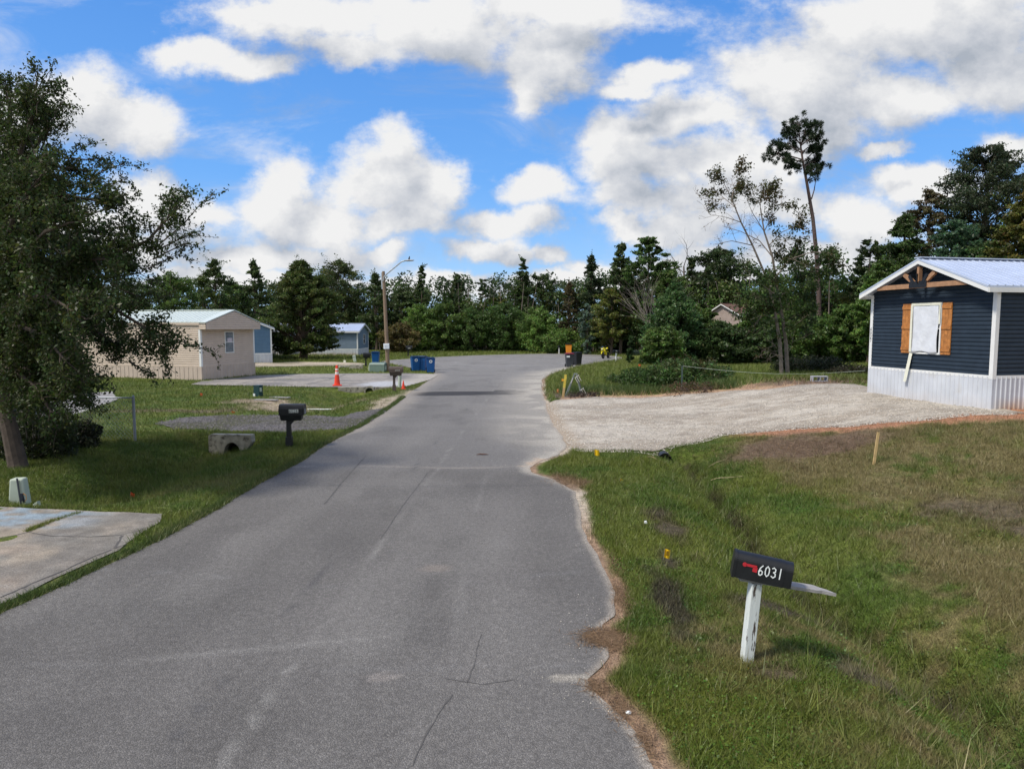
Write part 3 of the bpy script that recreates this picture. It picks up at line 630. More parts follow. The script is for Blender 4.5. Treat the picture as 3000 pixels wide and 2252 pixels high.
navy_m = mat('navy_vinyl', (.023, .036, .054), .6, spec=.2, var=.12, vscale=4, bump=.001, bscale=60)
wskirt_m = mat('white_ribbed_skirting', (.56, .59, .64), .5, var=.08, vscale=2, col2=(.50, .47, .42), c2scale=.8, c2lo=.6, c2hi=.9)
def splash(m, col, top=.38):
    t = m.node_tree; p = t.nodes['Principled BSDF']; src = p.inputs['Base Color'].links[0].from_socket
    co = N('ShaderNodeTexCoord', t); sp = N('ShaderNodeSeparateXYZ', t); t.links.new(co.outputs['Object'], sp.inputs[0])
    n = N('ShaderNodeTexNoise', t); n.inputs['Scale'].default_value = 2.2; n.inputs['Detail'].default_value = 6; t.links.new(co.outputs['Object'], n.inputs['Vector'])
    q = M('MULTIPLY_ADD', n.outputs['Fac'], .45, M('MULTIPLY', sp.outputs['Z'], -1.0, tree=t), tree=t)
    mr = N('ShaderNodeMapRange', t); mr.inputs[1].default_value = .22 - top; mr.inputs[2].default_value = .26; t.links.new(q, mr.inputs[0])
    fr_ = N('ShaderNodeMapRange', t); fr_.inputs[1].default_value = -.01; fr_.inputs[2].default_value = .3; fr_.inputs[3].default_value = .25; t.links.new(sp.outputs['X'], fr_.inputs[0])
    mx_ = N('ShaderNodeMix', t, data_type='RGBA'); t.links.new(M('MULTIPLY', mr.outputs[0], M('MULTIPLY', fr_.outputs[0], .8, tree=t), tree=t), mx_.inputs[0]); t.links.new(src, mx_.inputs[6]); mx_.inputs[7].default_value = (*col, 1)
    t.links.new(mx_.outputs[2], p.inputs['Base Color'])
splash(wskirt_m, (.46, .30, .17))
galv_m = mat('pale_metal_roof', (.52, .58, .70), .35, metal=.25, var=.06, vscale=2)
cedar_m = mat('stained_cedar', (.42, .17, .045), .6, var=.3, vscale=9, bump=.003, bscale=50, col2=(.18, .07, .02), c2scale=5, c2lo=.66, c2hi=.72)
cedar2_m = mat('truss_timber', (.36, .20, .11), .65, var=.2, vscale=8, bump=.002)
black_m = mat('black_paint_and_shade', (.012, .012, .014), .4, var=.2, vscale=8)
film_m = mat('white_plastic_film', (.66, .69, .74), .35, var=.08, vscale=4, bump=.02, bscale=5)
tape_m = mat('cream_tape', (.72, .72, .60), .5, var=.06)
A = np.array([12.95, 18.35]); B_ = np.array([12.0, 22.87]); zb = .82
ang = math.atan2(B_[1] - A[1], B_[0] - A[0]) - math.pi / 2
WW = float(np.linalg.norm(B_ - A))
nh = home('mobile_home', 'navy blue home with white ribbed skirting and cedar shutters beside the gravel drive', (A[0], A[1], zb), ang, WW, 15, .92, 3.33, 4.22, navy_m, wskirt_m, galv_m, over=.40, eave=.10)
# truss in the gable overhang
tx = -.34; t = MB(); sl = (4.22 - 3.33) / (WW / 2)
t.box(tx - .04, tx + .04, .62, WW - .62, 3.42, 3.56); t.build('truss_beam', cedar2_m, nh, bevel=.004)
for dy, yt in ((0, 0), (.55, .42), (-.55, -.42)):
    MB().beam((tx, WW / 2 + dy * .35, 3.57), (tx, WW / 2 + dy * 1.05, 4.06 - abs(dy) * sl * .95 - (.02 if dy == 0 else 0)), .08, .12).build('truss_strut', cedar2_m, nh)
t = MB(); t.box(tx - .06, tx - .045, WW / 2 - .33, WW / 2 + .33, 3.43, 3.62)
for dy in (0, .55, -.55): t.beam((tx - .055, WW / 2 + dy * .3, 3.56), (tx - .055, WW / 2 + dy * .62, 3.84 - abs(dy) * .05), .02, .10)
t.build('truss_bracket', black_m, nh)
window(nh, 1.78, 2.78, 1.50, 2.93, x=-.025, glass=dglass_m)
for y0_, y1_ in ((1.37, 1.71), (2.86, 3.22)):
    t = MB(); n_ = 3; ww = (y1_ - y0_) / n_
    for i in range(n_): t.box(-.055, -.03, y0_ + i * ww + .003, y0_ + (i + 1) * ww - .003, 1.46, 2.97)
    for z in (1.55, 2.2, 2.80): t.box(-.078, -.056, y0_ + .005, y1_ - .005, z, z + .09)
    t.build('shutter', cedar_m, nh)
rs = np.random.RandomState(3)
ny_, nz_ = 22, 30; V = []
for j in range(nz_ + 1):
    for i in range(ny_ + 1):
        a, b = i / ny_, j / nz_; yv = 1.82 + a * (.98 - .03 * math.sin(b * 3)) ; zv = 1.50 + b * 1.40
        if j == nz_ or i == ny_: pass
        V.append((-.060 - .022 * float(fbm(yv, zv, 2.6, 4, 80)) - .012 * math.sin(a * 9 + b * 4) * (1 - b), yv + .015 * math.sin(b * 7) * (a < .1), zv - (.03 * math.sin(a * 8) if j == 0 else 0)))
F = [(j * (ny_ + 1) + i, j * (ny_ + 1) + i + 1, (j + 1) * (ny_ + 1) + i + 1, (j + 1) * (ny_ + 1) + i) for j in range(nz_) for i in range(ny_)]
o = MB().add(V, F).build('plastic_sheet', film_m, nh, smooth=True); sm = o.modifiers.new('thickness', 'SOLIDIFY'); sm.thickness = .002
t = MB()
t.box(-.088, -.084, 1.74, 2.84, 2.90, 2.98); t.box(-.089, -.085, 2.78, 2.86, 1.50, 2.93); t.box(-.0885, -.0845, 1.74, 1.79, 2.35, 2.93)
t.build('masking_tape', tape_m, nh)
t = MB()
for i in range(10):
    z0_, z1_ = 1.5 - i * .093, 1.5 - (i + 1) * .093; wv = .060 - .015 * (i == 9); c0, c1_ = 2.80 + .012 * i, 2.80 + .012 * (i + 1)
    t.add([(-.06 - .008 * i, c0 - .065, z0_), (-.06 - .008 * i, c0 + .065, z0_), (-.06 - .008 * (i + 1), c1_ + wv, z1_), (-.06 - .008 * (i + 1), c1_ - wv, z1_)], [(0, 1, 2, 3)])
o = t.build('tape_tail', tape_m, nh); sm = o.modifiers.new('thickness', 'SOLIDIFY'); sm.thickness = .003
# stroke lettering
GLY = {'0': [[(.5,1),(.15,.8),(.08,.5),(.15,.2),(.5,0),(.85,.2),(.92,.5),(.85,.8),(.5,1)]], '1': [[(.5,1),(.5,0)]], '2': [[(.1,.78),(.25,.95),(.55,1),(.85,.85),(.85,.62),(.1,0),(.92,0)]],
       '3': [[(.12,.9),(.45,1),(.82,.85),(.8,.62),(.45,.52),(.85,.42),(.9,.18),(.5,0),(.1,.12)]], '4': [[(.72,0),(.72,1),(.08,.3),(.95,.3)]], '6': [[(.8,.98),(.35,.72),(.1,.35),(.2,.05),(.55,0),(.85,.15),(.85,.38),(.5,.5),(.15,.32)]],
       '7': [[(.08,1),(.92,1),(.4,0)]], '8': [[(.5,.53),(.15,.68),(.18,.92),(.5,1),(.82,.92),(.85,.68),(.5,.53),(.12,.35),(.12,.1),(.5,0),(.88,.1),(.88,.35),(.5,.53)]]}
def lettering(txt, o, u, v, w, hgt, sw, gap=.25, m=None, parent=None, name='number', stack=False, thick=.002, jit=0):
    """flat strokes; o lower-left corner, u and v unit vectors, n = u x v outward"""
    o, u, v = Vector(o), Vector(u), Vector(v); n = u.cross(v); t = MB(); q = Vector((0, 0, 0)); rs = random.Random(5)
    for ch in txt:
        dj = rs.uniform(-jit, jit) * hgt
        for st in GLY.get(ch, []):
            P = [o + q + u * (a * w) + v * (b * hgt + dj) for a, b in st]
            for i in range(len(P) - 1):
                d = (P[i + 1] - P[i]); L = d.length; d.normalize(); s_ = n.cross(d) * sw / 2; e_ = d * sw * .4; k = n * (thick + .0003 * (i % 4))
                a, b = P[i] - e_, P[i + 1] + e_
                t.add([a - s_, b - s_, b + s_, a + s_, a - s_ + k, b - s_ + k, b + s_ + k, a + s_ + k], [(0,3,2,1),(4,5,6,7),(0,1,5,4),(1,2,6,5),(2,3,7,6),(3,0,4,7)])
        q = q + (v * (-hgt * (1 + gap)) if stack else u * w * (1 + gap))
    return t.build(name, m or black_m, parent)
num_m = mat('grey_digits', (.12, .13, .13), .5)
lettering('6027', (-.0325, WW + .005, 2.14), (0, -1, 0), (0, 0, 1), .06, .095, .016, .3, num_m, nh, 'house_number', stack=True)

beige_m = mat('beige_vinyl', (.56, .46, .375), .6, var=.06, vscale=2, bump=.001)
bskirt_m = mat('beige_skirting', (.52, .43, .36), .6, var=.07, vscale=2)
wroof_m = mat('pale_green_white_roof', (.60, .66, .62), .4, metal=.1, var=.05)
A = G(591.5, 1115, 0)[:2]; B_ = np.array([-16.5, 43.7]); W2 = float(np.linalg.norm(A - B_))
bang = math.atan2(A[1] - B_[1], A[0] - B_[0]) - math.pi / 2
bh = home('mobile_home', 'beige lap sided home with white metal roof and vertical skirting, left of the road', (B_[0], B_[1], 0), bang, W2, 14, .80, 3.30, 4.0, beige_m, bskirt_m, wroof_m, trimm=beige_m, over=.05, eave=.05, ribstep=.3, ribw=.14, ribd=.018, lap=.125, corner=False, ribroof=.3)
w = MB(); sl = lambda z: max(0, (z - 3.3) / .7) * (W2 / 2 + .05)
lapwall(w, (-.45, -.06, 0), (0, 1, 0), (-1, 0, 0), 2.92, 4.0, lambda z: (sl(z), W2 + .12 - sl(z)), .125)
for yy_, nn in ((-.06, -1), (W2 + .06, 1)): lapwall(w, (-.45, yy_, 0), (1, 0, 0), (0, nn, 0), 2.92, 3.3, lambda z: (0, .45), .125)
w.box(-.45, 0, -.055, W2 + .055, 2.91, 2.93); w.build('gable_box', beige_m, bh)
t = MB(); t.prism([(-.12, 3.30), (W2 / 2, 4.04), (W2 + .12, 3.30), (W2 + .12, 3.34), (W2 / 2, 4.10), (-.12, 3.34)], -.50, .0); t.build('gable_cap', wroof_m, bh)
for yy_ in (0, W2):
    s_ = 1 if yy_ else -1; a, b = sorted((yy_ + s_ * .03, yy_ - s_ * .10)); MB().box(-.03, .10, a, b, .8, 2.92).build('corner_post', white_m, bh)
wn_ = window(bh, W2 - 2.82, W2 - 2.1, 1.55, 2.75, x=-.02)
MB().box(-.036, -.030, W2 - 2.74, W2 - 2.3, 2.16, 2.40).build('paper_notice', mat('notice_paper', (.55, .5, .55), .7, var=.3, vscale=20), wn_)

blue_m = mat('slate_blue_vinyl', (.11, .20, .31), .6, spec=.25, var=.06, vscale=3)
blue2_m = mat('grey_blue_vinyl', (.17, .235, .31), .6, spec=.25, var=.06, vscale=3)
O1 = G(300 + 1100 * .45208, 700 + 804 * .45208, 0)
h1 = home('mobile_home', 'slate blue home with white skirting peeking out behind the beige home', (O1[0] - 4.7, O1[1] + .3, 0), R(-90 - 3), 4.7, 13, .82, 3.0, 3.95, blue_m, wskirt_m, galv_m, over=.2, eave=.25, ribstep=.3, ribw=.15)
h1.location = (O1[0], O1[1], 0); h1.rotation_euler.z = R(90 + 21)
O2 = G(1053, 1042, 0)
h2 = home('mobile_home', 'grey blue home with white skirting and shiny roof behind the bushy cedar', (O2[0], O2[1] + 4.6, 0), R(178), 4.6, 15, .70, 2.62, 3.35, blue2_m, wskirt_m, galv_m, over=.25, eave=.25, ribstep=.3, ribw=.12)
window(h2, 1.6, 2.3, 1.25, 2.2, x=-.02, glass=dglass_m)
for xw in (6.0, 7.6): window(h2, xw, xw + .9, 1.25, 2.2, x=4.62, wall='y', glass=dglass_m)
# porch with steps at the far end of that home
pc = empty('porch', (O2[0] - 8.9, O2[1] - 1.3, 0), 0, 'small white railed porch with steps against the grey blue home', 'porch')
MB().box(-.8, .8, 0, 1.2, .55, .65).build('deck', white_m, pc)
for xx in (-.78, .78): MB().box(xx - .05, xx + .05, 0, .1, 0, 2.5).build('porch_post', white_m, pc)
MB().box(-.9, .9, -.15, 1.25, 2.5, 2.62).build('porch_roof', white_m, pc)
t = MB(); t.box(-.75, .75, .02, .06, 1.35, 1.42)
for i in range(13): t.box(-.72 + i * .12, -.69 + i * .12, .02, .05, .65, 1.36)
t.build('railing', white_m, pc); t = MB()
for i in range(3): t.box(-.5, .5, -.9 + .3 * i, -.6 + .3 * i, 0, .18 * (i + 1))
t.build('steps', mat('grey_wood', (.22, .21, .2), .8), pc)

pink_m = mat('pinkish_tan_vinyl', (.36, .29, .26), .6, var=.06, vscale=2)
shingle_m = mat('brown_shingles', (.12, .07, .055), .9, var=.3, vscale=14)
O3 = at(2171, 1000, 64)
h3 = home('house', 'tan house with brown shingle roof half hidden by trees', (O3[0], O3[1], .9), R(10), 5.2, 17, .5, 3.3, 4.35, pink_m, pink_m, shingle_m, over=.3, eave=.3, ribroof=0)
h3['category'] = 'house'; h3.rotation_euler.z = R(22)
window(h3, 11, 11.9, 1.7, 2.9, x=.02, wall='ym')
O4 = at(2040, 1030, 59)
sh = home('shed', 'small tan shed glimpsed between the tree trunks', (O4[0] - .3, O4[1], H(O4[0], O4[1])), R(20), 2.2, 3.0, .15, 1.95, 2.4, pink_m, pink_m, shingle_m, over=.1, eave=.1, corner=False, ribroof=0)
sh['category'] = 'shed'

# ------------------------------------------------------------------ roadside things
def onto(x, y, dz=0): return (float(x), float(y), H(x, y) + dz)
wpost_m = mat('chipped_white_paint', (.66, .70, .68), .7, var=.08, vscale=8, col2=(.07, .05, .04), c2scale=6, c2lo=.57, c2hi=.60, stretch=(4, 4, .45), bump=.002)
greywood_m = mat('bleached_board', (.30, .29, .28), .85, var=.25, vscale=10, stretch=(1, 9, 9), bump=.004, bscale=30)
boxblack_m = mat('black_plastic', (.010, .011, .013), .45, var=.25, vscale=9, bump=.0008, bscale=90)
red_m = mat('red_flag_paint', (.42, .02, .03), .5)
wpaint_m = mat('white_paint_strokes', (.72, .76, .76), .6, var=.1, vscale=60)
def arch(w, hh, k=14, r=None):
    r = w / 2 if r is None else r; p = [(-w / 2, 0), (w / 2, 0)]
    for i in range(k + 1): a = math.pi * i / k; p.append((w / 2 * math.cos(a), hh - r + r * math.sin(a)))
    return p
p0 = G(2187, 1935)
mb = empty('mailbox', (p0[0], p0[1], p0[2] - .02), 0, 'black mailbox numbered 6031 on a leaning chipped white post', 'mailbox', rot=(0, R(4.5), R(4)))
MB().frustum((0, 0), .100, .095, .098, .093, -.15, .77).build('post', wpost_m, mb, bevel=.006)
Mb = Matrix.Translation((.03, 0, .80)) @ Matrix.Rotation(R(4.5), 4, 'Y') @ Matrix.Rotation(R(-19), 4, 'Z') @ Matrix.Scale(.88, 4)
t = MB(); Mp = Mb @ Matrix.Rotation(R(15), 4, 'Z') @ Matrix.Translation((0, .02, 0))
V = [(-.20,-.05,-.035),(.62,-.05,-.035),(.76,.0,-.035),(.62,.09,-.035),(-.20,.09,-.035)]; V2 = [(a, b, -.002) for a, b, c in V]
V = [(-.20,-.055,0),(.58,-.07,0),(.66,-.06,0),(.80,-.085,0),(.74,.0,0),(.68,.04,0),(.62,.10,0),(-.20,.10,0)]
t.add([tuple(Mp @ Vector((a, b, -.034))) for a, b, c in V] + [tuple(Mp @ Vector((a, b, -.002))) for a, b, c in V], [tuple(range(8))[::-1], tuple(range(8, 16))] + [(i, (i + 1) % 8, 8 + (i + 1) % 8, 8 + i) for i in range(8)])
t.build('support_board', greywood_m, mb)
BL, BW, BH = .56, .22, .262
t = MB(); t.prism(arch(BW, BH, r=.085), -.26, .22, Mb)
t.prism([(a * .97, b * .97 + .004) for a, b in arch(BW, BH, r=.085)], .22, .30, Mb)
box = t.build('box', boxblack_m, mb)
t = MB(); t.prism([(a * 1.05, b * 1.045 - .005) for a, b in arch(BW, BH, r=.085)], -.285, -.255, Mb); t.build('door', boxblack_m, mb)
Mi = Mb.to_3x3().normalized(); U = Mi @ Vector((1, 0, 0)); Vv = Mi @ Vector((0, 0, 1))
side = lambda s_, z_: Mb @ Vector((-.26 + s_, -BW / 2 - .001, z_))
t = MB()
def flat(poly):
    n = len(poly); a = [side(*p) for p in poly]; b = [p - (Mi @ Vector((0, 1, 0))) * .004 for p in a]
    t.add([tuple(p) for p in a + b], [tuple(range(n)), tuple(range(n, 2 * n))[::-1]] + [(i, n + i, n + (i + 1) % n, (i + 1) % n) for i in range(n)])
flat([(.085 + .022 * math.cos(a), .155 + .022 * math.sin(a)) for a in np.linspace(0, 2 * math.pi, 14)[:-1]])
flat([(.1, .142), (.205, .142), (.205, .168), (.1, .168)]); flat([(.168, .100), (.212, .096), (.213, .150), (.168, .150)])
t.build('flag', red_m, mb)
lettering('6031', side(.225, .078), U, Vv, .041, .092, .0095, .35, wpaint_m, mb, 'house_number', jit=.06)

def plastic_mailbox(P, yaw, col_m, label, num=None, s=1.0, plate=True, group=None):
    r = empty('mailbox', P, yaw, label, 'mailbox', group)      # door towards +x, post at origin
    t = MB(); t.frustum((0, 0), .115 * s, .115 * s, .10 * s, .10 * s, .0, .66 * s); t.build('post', col_m, r, bevel=.008)
    MB().frustum((0, 0), .165 * s, .165 * s, .145 * s, .145 * s, -.1, .26 * s).build('sleeve', col_m, r, bevel=.006)
    MB().prism([(-.04, .55), (.04, .55), (.04, .72), (-.04, .72)], .04, .05).build('bracket', col_m, r) if False else None
    t = MB(); t.add([(.05, -.035, .55 * s), (.20 * s, -.035, .72 * s), (.05, -.035, .72 * s), (.05, .035, .55 * s), (.20 * s, .035, .72 * s), (.05, .035, .72 * s)], [(0, 1, 2), (5, 4, 3), (0, 3, 4, 1), (1, 4, 5, 2), (2, 5, 3, 0)]); t.build('bracket', col_m, r)
    t = MB(); x0, x1 = -.20 * s, .37 * s
    t.frustum(((x0 + x1) / 2 - .01, 0), (x1 - x0) * .84, .20 * s, (x1 - x0) * .93, .25 * s, .66 * s, .80 * s); t.build('newspaper_tray', col_m, r, bevel=.015)
    pr = [(-.15, .80), (.15, .80), (.155, .95), (.13, 1.02), (.09, 1.055), (-.09, 1.055), (-.13, 1.02), (-.155, .95)]
    MB().prism([(a * s, b * s) for a, b in pr], x0, x1).build('box', col_m, r, bevel=.008)
    MB().prism([(a * s * .98, (b - .92) * s * .98 + .92 * s) for a, b in pr], x1 + .001, x1 + .028).build('door', col_m, r)
    if num:
        if plate: MB().box(.05 * s, .27 * s, -.162 * s, -.156 * s, .86 * s, .94 * s).build('number_plate', mat('plate', (.62, .66, .62), .5), r)
        lettering(num, (.055 * s, -.163 * s, .868 * s), (1, 0, 0), (0, 0, 1), .043 * s, .064 * s, .010 * s, .22, black_m if plate else mat('pale_digits', (.42, .42, .38), .6), r, 'house_number')
    return r
a = G(848, 1309); mx1 = plastic_mailbox(onto(a[0], a[1]), R(4), boxblack_m, 'black plastic mailbox numbered 6028 beside the near left road edge', '6028', 1.06)
MB().box(.425, .432, -.09, .0, .87, 1.0).build('door_sticker', mat('grey_sticker', (.3, .32, .33), .5), mx1)
brown_m = mat('brown_plastic', (.085, .065, .055), .6, var=.1, vscale=10)
a = G(1155, 1145); plastic_mailbox(onto(a[0], a[1]), R(6), brown_m, 'faded brown mailbox numbered 6024 beside the wide concrete driveway', '6024', 1.12, False)
a = G(1072, 1073, 0); plastic_mailbox(onto(a[0], a[1]), R(12), boxblack_m, 'black mailbox standing between the far blue bin and the green utility cabinet', None, 1.0)
a = G(1196, 1047, 0); m3 = plastic_mailbox(onto(a[0], a[1]), R(4), boxblack_m, 'small distant black mailbox on the far grass left of the turning circle', None, 1.1)
for q in (0, 1, 2): MB().box(-.02 + q * .09, .05 + q * .09, -.175, -.171, .90, .95).build('number_plate', wpaint_m, m3)
# far right pair on thin posts
def post_box(P, yaw, label, lean=0, s=1):
    r = empty('mailbox', P, yaw, label, 'mailbox', rot=(0, R(lean), yaw))
    MB().frustum((0, 0), .12, .12, .11, .11, -.05, .78 * s).build('post', white_m, r, bevel=.006)
    Mq = Matrix.Translation((0, 0, .79 * s)) @ Matrix.Rotation(R(4), 4, 'Y')
    MB().prism(arch(.18, .23), -.3, .26, Mq).build('box', boxblack_m, r)
    MB().prism([(a_ * 1.06, b_ * 1.05 - .004) for a_, b_ in arch(.18, .23)], -.325, -.295, Mq).build('door', boxblack_m, r)
    MB().box(-.1, .02, -.096, -.091, .10, .16, Mq).build('number_plate', wpaint_m, r)
    return r
a = G(1804, 1059, 0); post_box(onto(a[0], a[1]), R(14), 'black mailbox on a white post at the right edge of the turning circle', 3)
a = G(1638, 1036, 0); post_box(onto(a[0], a[1]), R(70), 'weathered mailbox post standing behind the orange bin', 1, .9)

# wheeled bins
def bin_(P, yaw, body_m, lid_m, label, group=None, s=1.0, emblem=False, openlid=0, lab=False, cat='trash bin'):
    r = empty('trash_bin', P, yaw, label, cat, group)      # front faces -y
    t = MB()
    t.frustum((0, 0), .48 * s, .50 * s, .60 * s, .66 * s, .04, .98 * s, (0, .02)); t.frustum((0, .02), .60 * s, .66 * s, .64 * s, .72 * s, .93 * s, .985 * s); t.build('body', body_m, r, bevel=.025)
    L = MB(); th = openlid
    Ml = Matrix.Translation((0, .36 * s, .99 * s)) @ Matrix.Rotation(-th, 4, 'X') @ Matrix.Translation((0, -.36 * s, 0))
    L.box(-.32 * s, .32 * s, -.37 * s, .37 * s, 0, .035, Ml); L.box(-.25 * s, .25 * s, -.30 * s, .28 * s, .034, .075, Ml); L.build('lid', lid_m, r, bevel=.015)
    MB().tube([(-.26 * s, .45 * s, .95 * s), (.26 * s, .45 * s, .95 * s)], .018, 6).build('handle', body_m, r)
    for sx in (-1, 1):
        MB().tube([(sx * .24 * s, .24 * s, .12), (sx * .30 * s, .24 * s, .12)], .125, 14).build('wheel', boxblack_m, r)
    if emblem:
        t = MB(); k = 20; ring = []
        for i in range(k):
            a_ = 2 * math.pi * i / k
            for rad in (.055, .11): ring.append((math.cos(a_) * rad * s, -.336 * s + .0, .80 * s + math.sin(a_) * rad * s))
        t.add([(x, y + .02 + (.80 * s - z) * .12, z) for x, y, z in ring], [(2 * i, 2 * ((i + 1) % k), 2 * ((i + 1) % k) + 1, 2 * i + 1) for i in range(k)])
        o = t.build('emblem', wpaint_m, r); sm = o.modifiers.new('thickness', 'SOLIDIFY'); sm.thickness = .012; sm.offset = 0
    if lab: MB().box(-.26 * s, -.02 * s, -.342 * s, -.325 * s, .74 * s, .86 * s).build('sticker', wpaint_m, r)
    return r
bblue_m = mat('blue_bin_plastic', (.004, .075, .26), .4, var=.08); bblue2 = mat('blue_bin_lid', (.003, .045, .17), .45)
bgrey_m = mat('charcoal_bin_plastic', (.045, .05, .06), .5, var=.08); bred_m = mat('crimson_bin_lid', (.22, .02, .045), .45); bdark_m = mat('near_black_bin_plastic', (.016, .018, .022), .5)
borg_m = mat('orange_bin_plastic', (.72, .26, .02), .5, var=.1)
gb = 'blue bins at the left of the turning circle'
for u, v, yw, lb, em in ((1262, 1092, 8, 'rightmost of the three grouped blue bins, with a round white emblem on its front', True), (1238, 1086.5, -12, 'middle one of the three grouped blue bins, pushed back between the other two', False), (1217, 1087, 20, 'leftmost of the three grouped blue bins by the circle', True)):
    a = G(u, v, 0); bin_(onto(a[0], a[1]), R(yw), bblue_m, bblue2, lb, gb, .97, em, .05)
a = G(1101, 1068, 0); bin_(onto(a[0], a[1]), R(4), bblue_m, bblue2, 'lone blue bin behind the green utility cabinet and the lamp pole', gb, 1.0, False, .03)
a = G(1668, 1075, 0); bin_(onto(a[0], a[1]), R(4), bgrey_m, bred_m, 'charcoal bin with a crimson lid and white sticker at the right of the circle', None, 1.02, False, .0, True)
a = G(1688, 1071, 0); bin_(onto(a[0] + .12, a[1] + .5), R(30), bdark_m, bdark_m, 'near black bin tucked behind the charcoal bin with the crimson lid', None, 1.0)
a = G(1666, 1040, 0); bin_(onto(a[0], a[1]), R(-6), borg_m, boxblack_m, 'orange bin with an ajar black lid beyond the charcoal bins', None, 1.12, False, .12)

# cones
cone_m = mat('orange_cone', (.75, .055, .02), .5, var=.08); refl_m = mat('reflective_collar', (.75, .62, .58), .4)
a = G(988, 1131, 0); cn = empty('traffic_cone', (a[0], a[1], .028), R(15), 'tall orange traffic cone with two white collars on the concrete driveway', 'traffic cone')
MB().box(-.23, .23, -.23, .23, 0, .05).build('base', cone_m, cn, bevel=.012)
MB().lathe([(.155, .05), (.15, .10), (.10, .55), (.062, 1.0), (.045, 1.06), (.02, 1.07)]).build('cone', cone_m, cn, smooth=False)
for z0_, z1_, r0, r1 in ((.58, .74, .1005, .0875), (.80, .90, .083, .074)): MB().lathe([(r0, z0_), (r1, z1_)]).build('collar', refl_m, cn)
a = G(1179, 1140); c2_ = empty('traffic_cone', onto(a[0] + .05, a[1]), 0, 'small orange cone leaning at the foot of the pale marker tube', 'traffic cone')
MB().box(-.13, .13, -.13, .13, 0, .03).build('base', cone_m, c2_); MB().lathe([(.10, .03), (.085, .08), (.02, .42), (.015, .43)], n=14).build('cone', cone_m, c2_)
palegreen_m = mat('pale_green_plastic', (.44, .50, .42), .6, var=.06)
a = G(1171, 1136); r = empty('marker_tube', onto(a[0] - .02, a[1] + .1), R(0), 'pale green utility marker tube behind the brown mailbox', 'utility marker', rot=(0, R(2), 0))
MB().lathe([(.085, -.05), (.085, .86), (.075, .90), (.0, .91)], n=14).build('tube', palegreen_m, r); MB().box(-.05, .05, -.10, -.08, .62, .74).build('tag', mat('dim_tag', (.2, .22, .2), .6), r)
# bucket-like stub beside it
a = G(1040, 1061, 0); r = empty('marker_post', onto(a[0], a[1]), 0, 'leaning flat whitish marker post in the grass before the blue home', 'utility marker', rot=(0, R(-7), 0))
MB().box(-.13, .13, -.04, .04, -.05, .62).build('panel', palegreen_m, r, bevel=.015); MB().box(-.10, .10, -.05, -.041, .40, .54).build('decal', mat('faded_decal', (.3, .34, .3), .6), r)
a = G(1010, 1062, 0); r = empty('marker_post', onto(a[0], a[1]), 0, 'short cream stub post left of the leaning whitish marker', 'utility marker')
MB().frustum((0, 0), .2, .12, .17, .10, -.03, .20).build('stub', tape_m, r, bevel=.01)
# green utility cabinet and pedestals
tg_m = mat('green_cabinet_steel', (.15, .215, .185), .5, var=.06)
a = G(1105, 1090, 0); r = empty('utility_cabinet', onto(a[0], a[1] + .4), R(-6), 'low grey green transformer cabinet at the foot of the lamp pole', 'utility cabinet')
MB().box(-.52, .52, -.35, .35, 0, .50).build('cabinet', tg_m, r, bevel=.012)
t = MB(); t.add([(-.54,-.37,.50),(.54,-.37,.50),(.54,.37,.56),(-.54,.37,.56),(-.52,-.3,.60),(.52,-.3,.60),(.52,.3,.64),(-.52,.3,.64)], [(0,3,2,1),(4,5,6,7),(0,1,5,4),(1,2,6,5),(2,3,7,6),(3,0,4,7)]); t.build('hood', tg_m, r)
MB().box(.545 - .02, .54, -.2, .1, .15, .4).build('latch', palegreen_m, r)
a = G(1092, 1086, 0); r = empty('utility_pedestal', onto(a[0] - .05, a[1] - .55), 0, 'small pale green pedestal standing right in front of the low transformer cabinet', 'utility pedestal')
MB().frustum((0, 0), .26, .18, .20, .14, 0, .40).build('cover', palegreen_m, r, bevel=.02); MB().lathe([(.105, .38), (.08, .44), (.02, .46)]).build('cap', palegreen_m, r)
teal_m = mat('dark_teal_plastic', (.012, .045, .05), .5)
a = G(757, 1161); r = empty('utility_pedestal', onto(a[0], a[1]), R(-18), 'dark teal square pedestal with a white tag on the left lawn', 'utility pedestal')
MB().frustum((0, 0), .30, .26, .30, .26, 0, .47).build('cover', teal_m, r, bevel=.015); MB().box(-.16, .16, -.14, .14, .47, .50).build('cap', teal_m, r, bevel=.01)
MB().box(.151, .156, -.10, .04, .22, .40).build('label_plate', palegreen_m, r); MB().box(-.15, -.05, -.16, -.135, .02, .13).build('tag', wpaint_m, r)
a = G(45, 1476); r = empty('utility_pedestal', onto(a[0], a[1] + .12), R(10), 'pale green tapered pedestal with a black strap at the left edge', 'utility pedestal')
MB().frustum((0, 0), .30, .24, .225, .19, -.03, .48).build('cover', palegreen_m, r, bevel=.03)
t = MB(); t.beam((.03, -.115, .50), (.085, -.145, .02), .012, .035); t.box(.075, .125, -.16, -.125, .08, .22); t.beam((.10, -.13, .2), (.14, -.13, .04), .02, .03); t.build('strap', mat('dark_strap', (.03, .035, .05), .6), r)
MB().tube([(.12, -.13, .22), (.17, -.13, .18), (.17, -.13, .1), (.13, -.13, .06)], .006, 5).build('wire', mat('orange_wire', (.6, .25, .03), .5), r)
a = G(100, 1488); r = MB(); r.add([(-.1,-.05,0),(.1,-.05,0),(.1,.06,0),(-.1,.06,0),(-.06,-.03,.05),(.09,-.04,.16),(.08,.05,.15),(-.07,.05,.04)], [(0,3,2,1),(4,5,6,7),(0,1,5,4),(1,2,6,5),(2,3,7,6),(3,0,4,7)])
o = r.build('lid_fragment', palegreen_m); o.location = onto(a[0], a[1]); tag(o, 'broken pale green plastic piece beside the strapped pedestal', 'plastic piece')

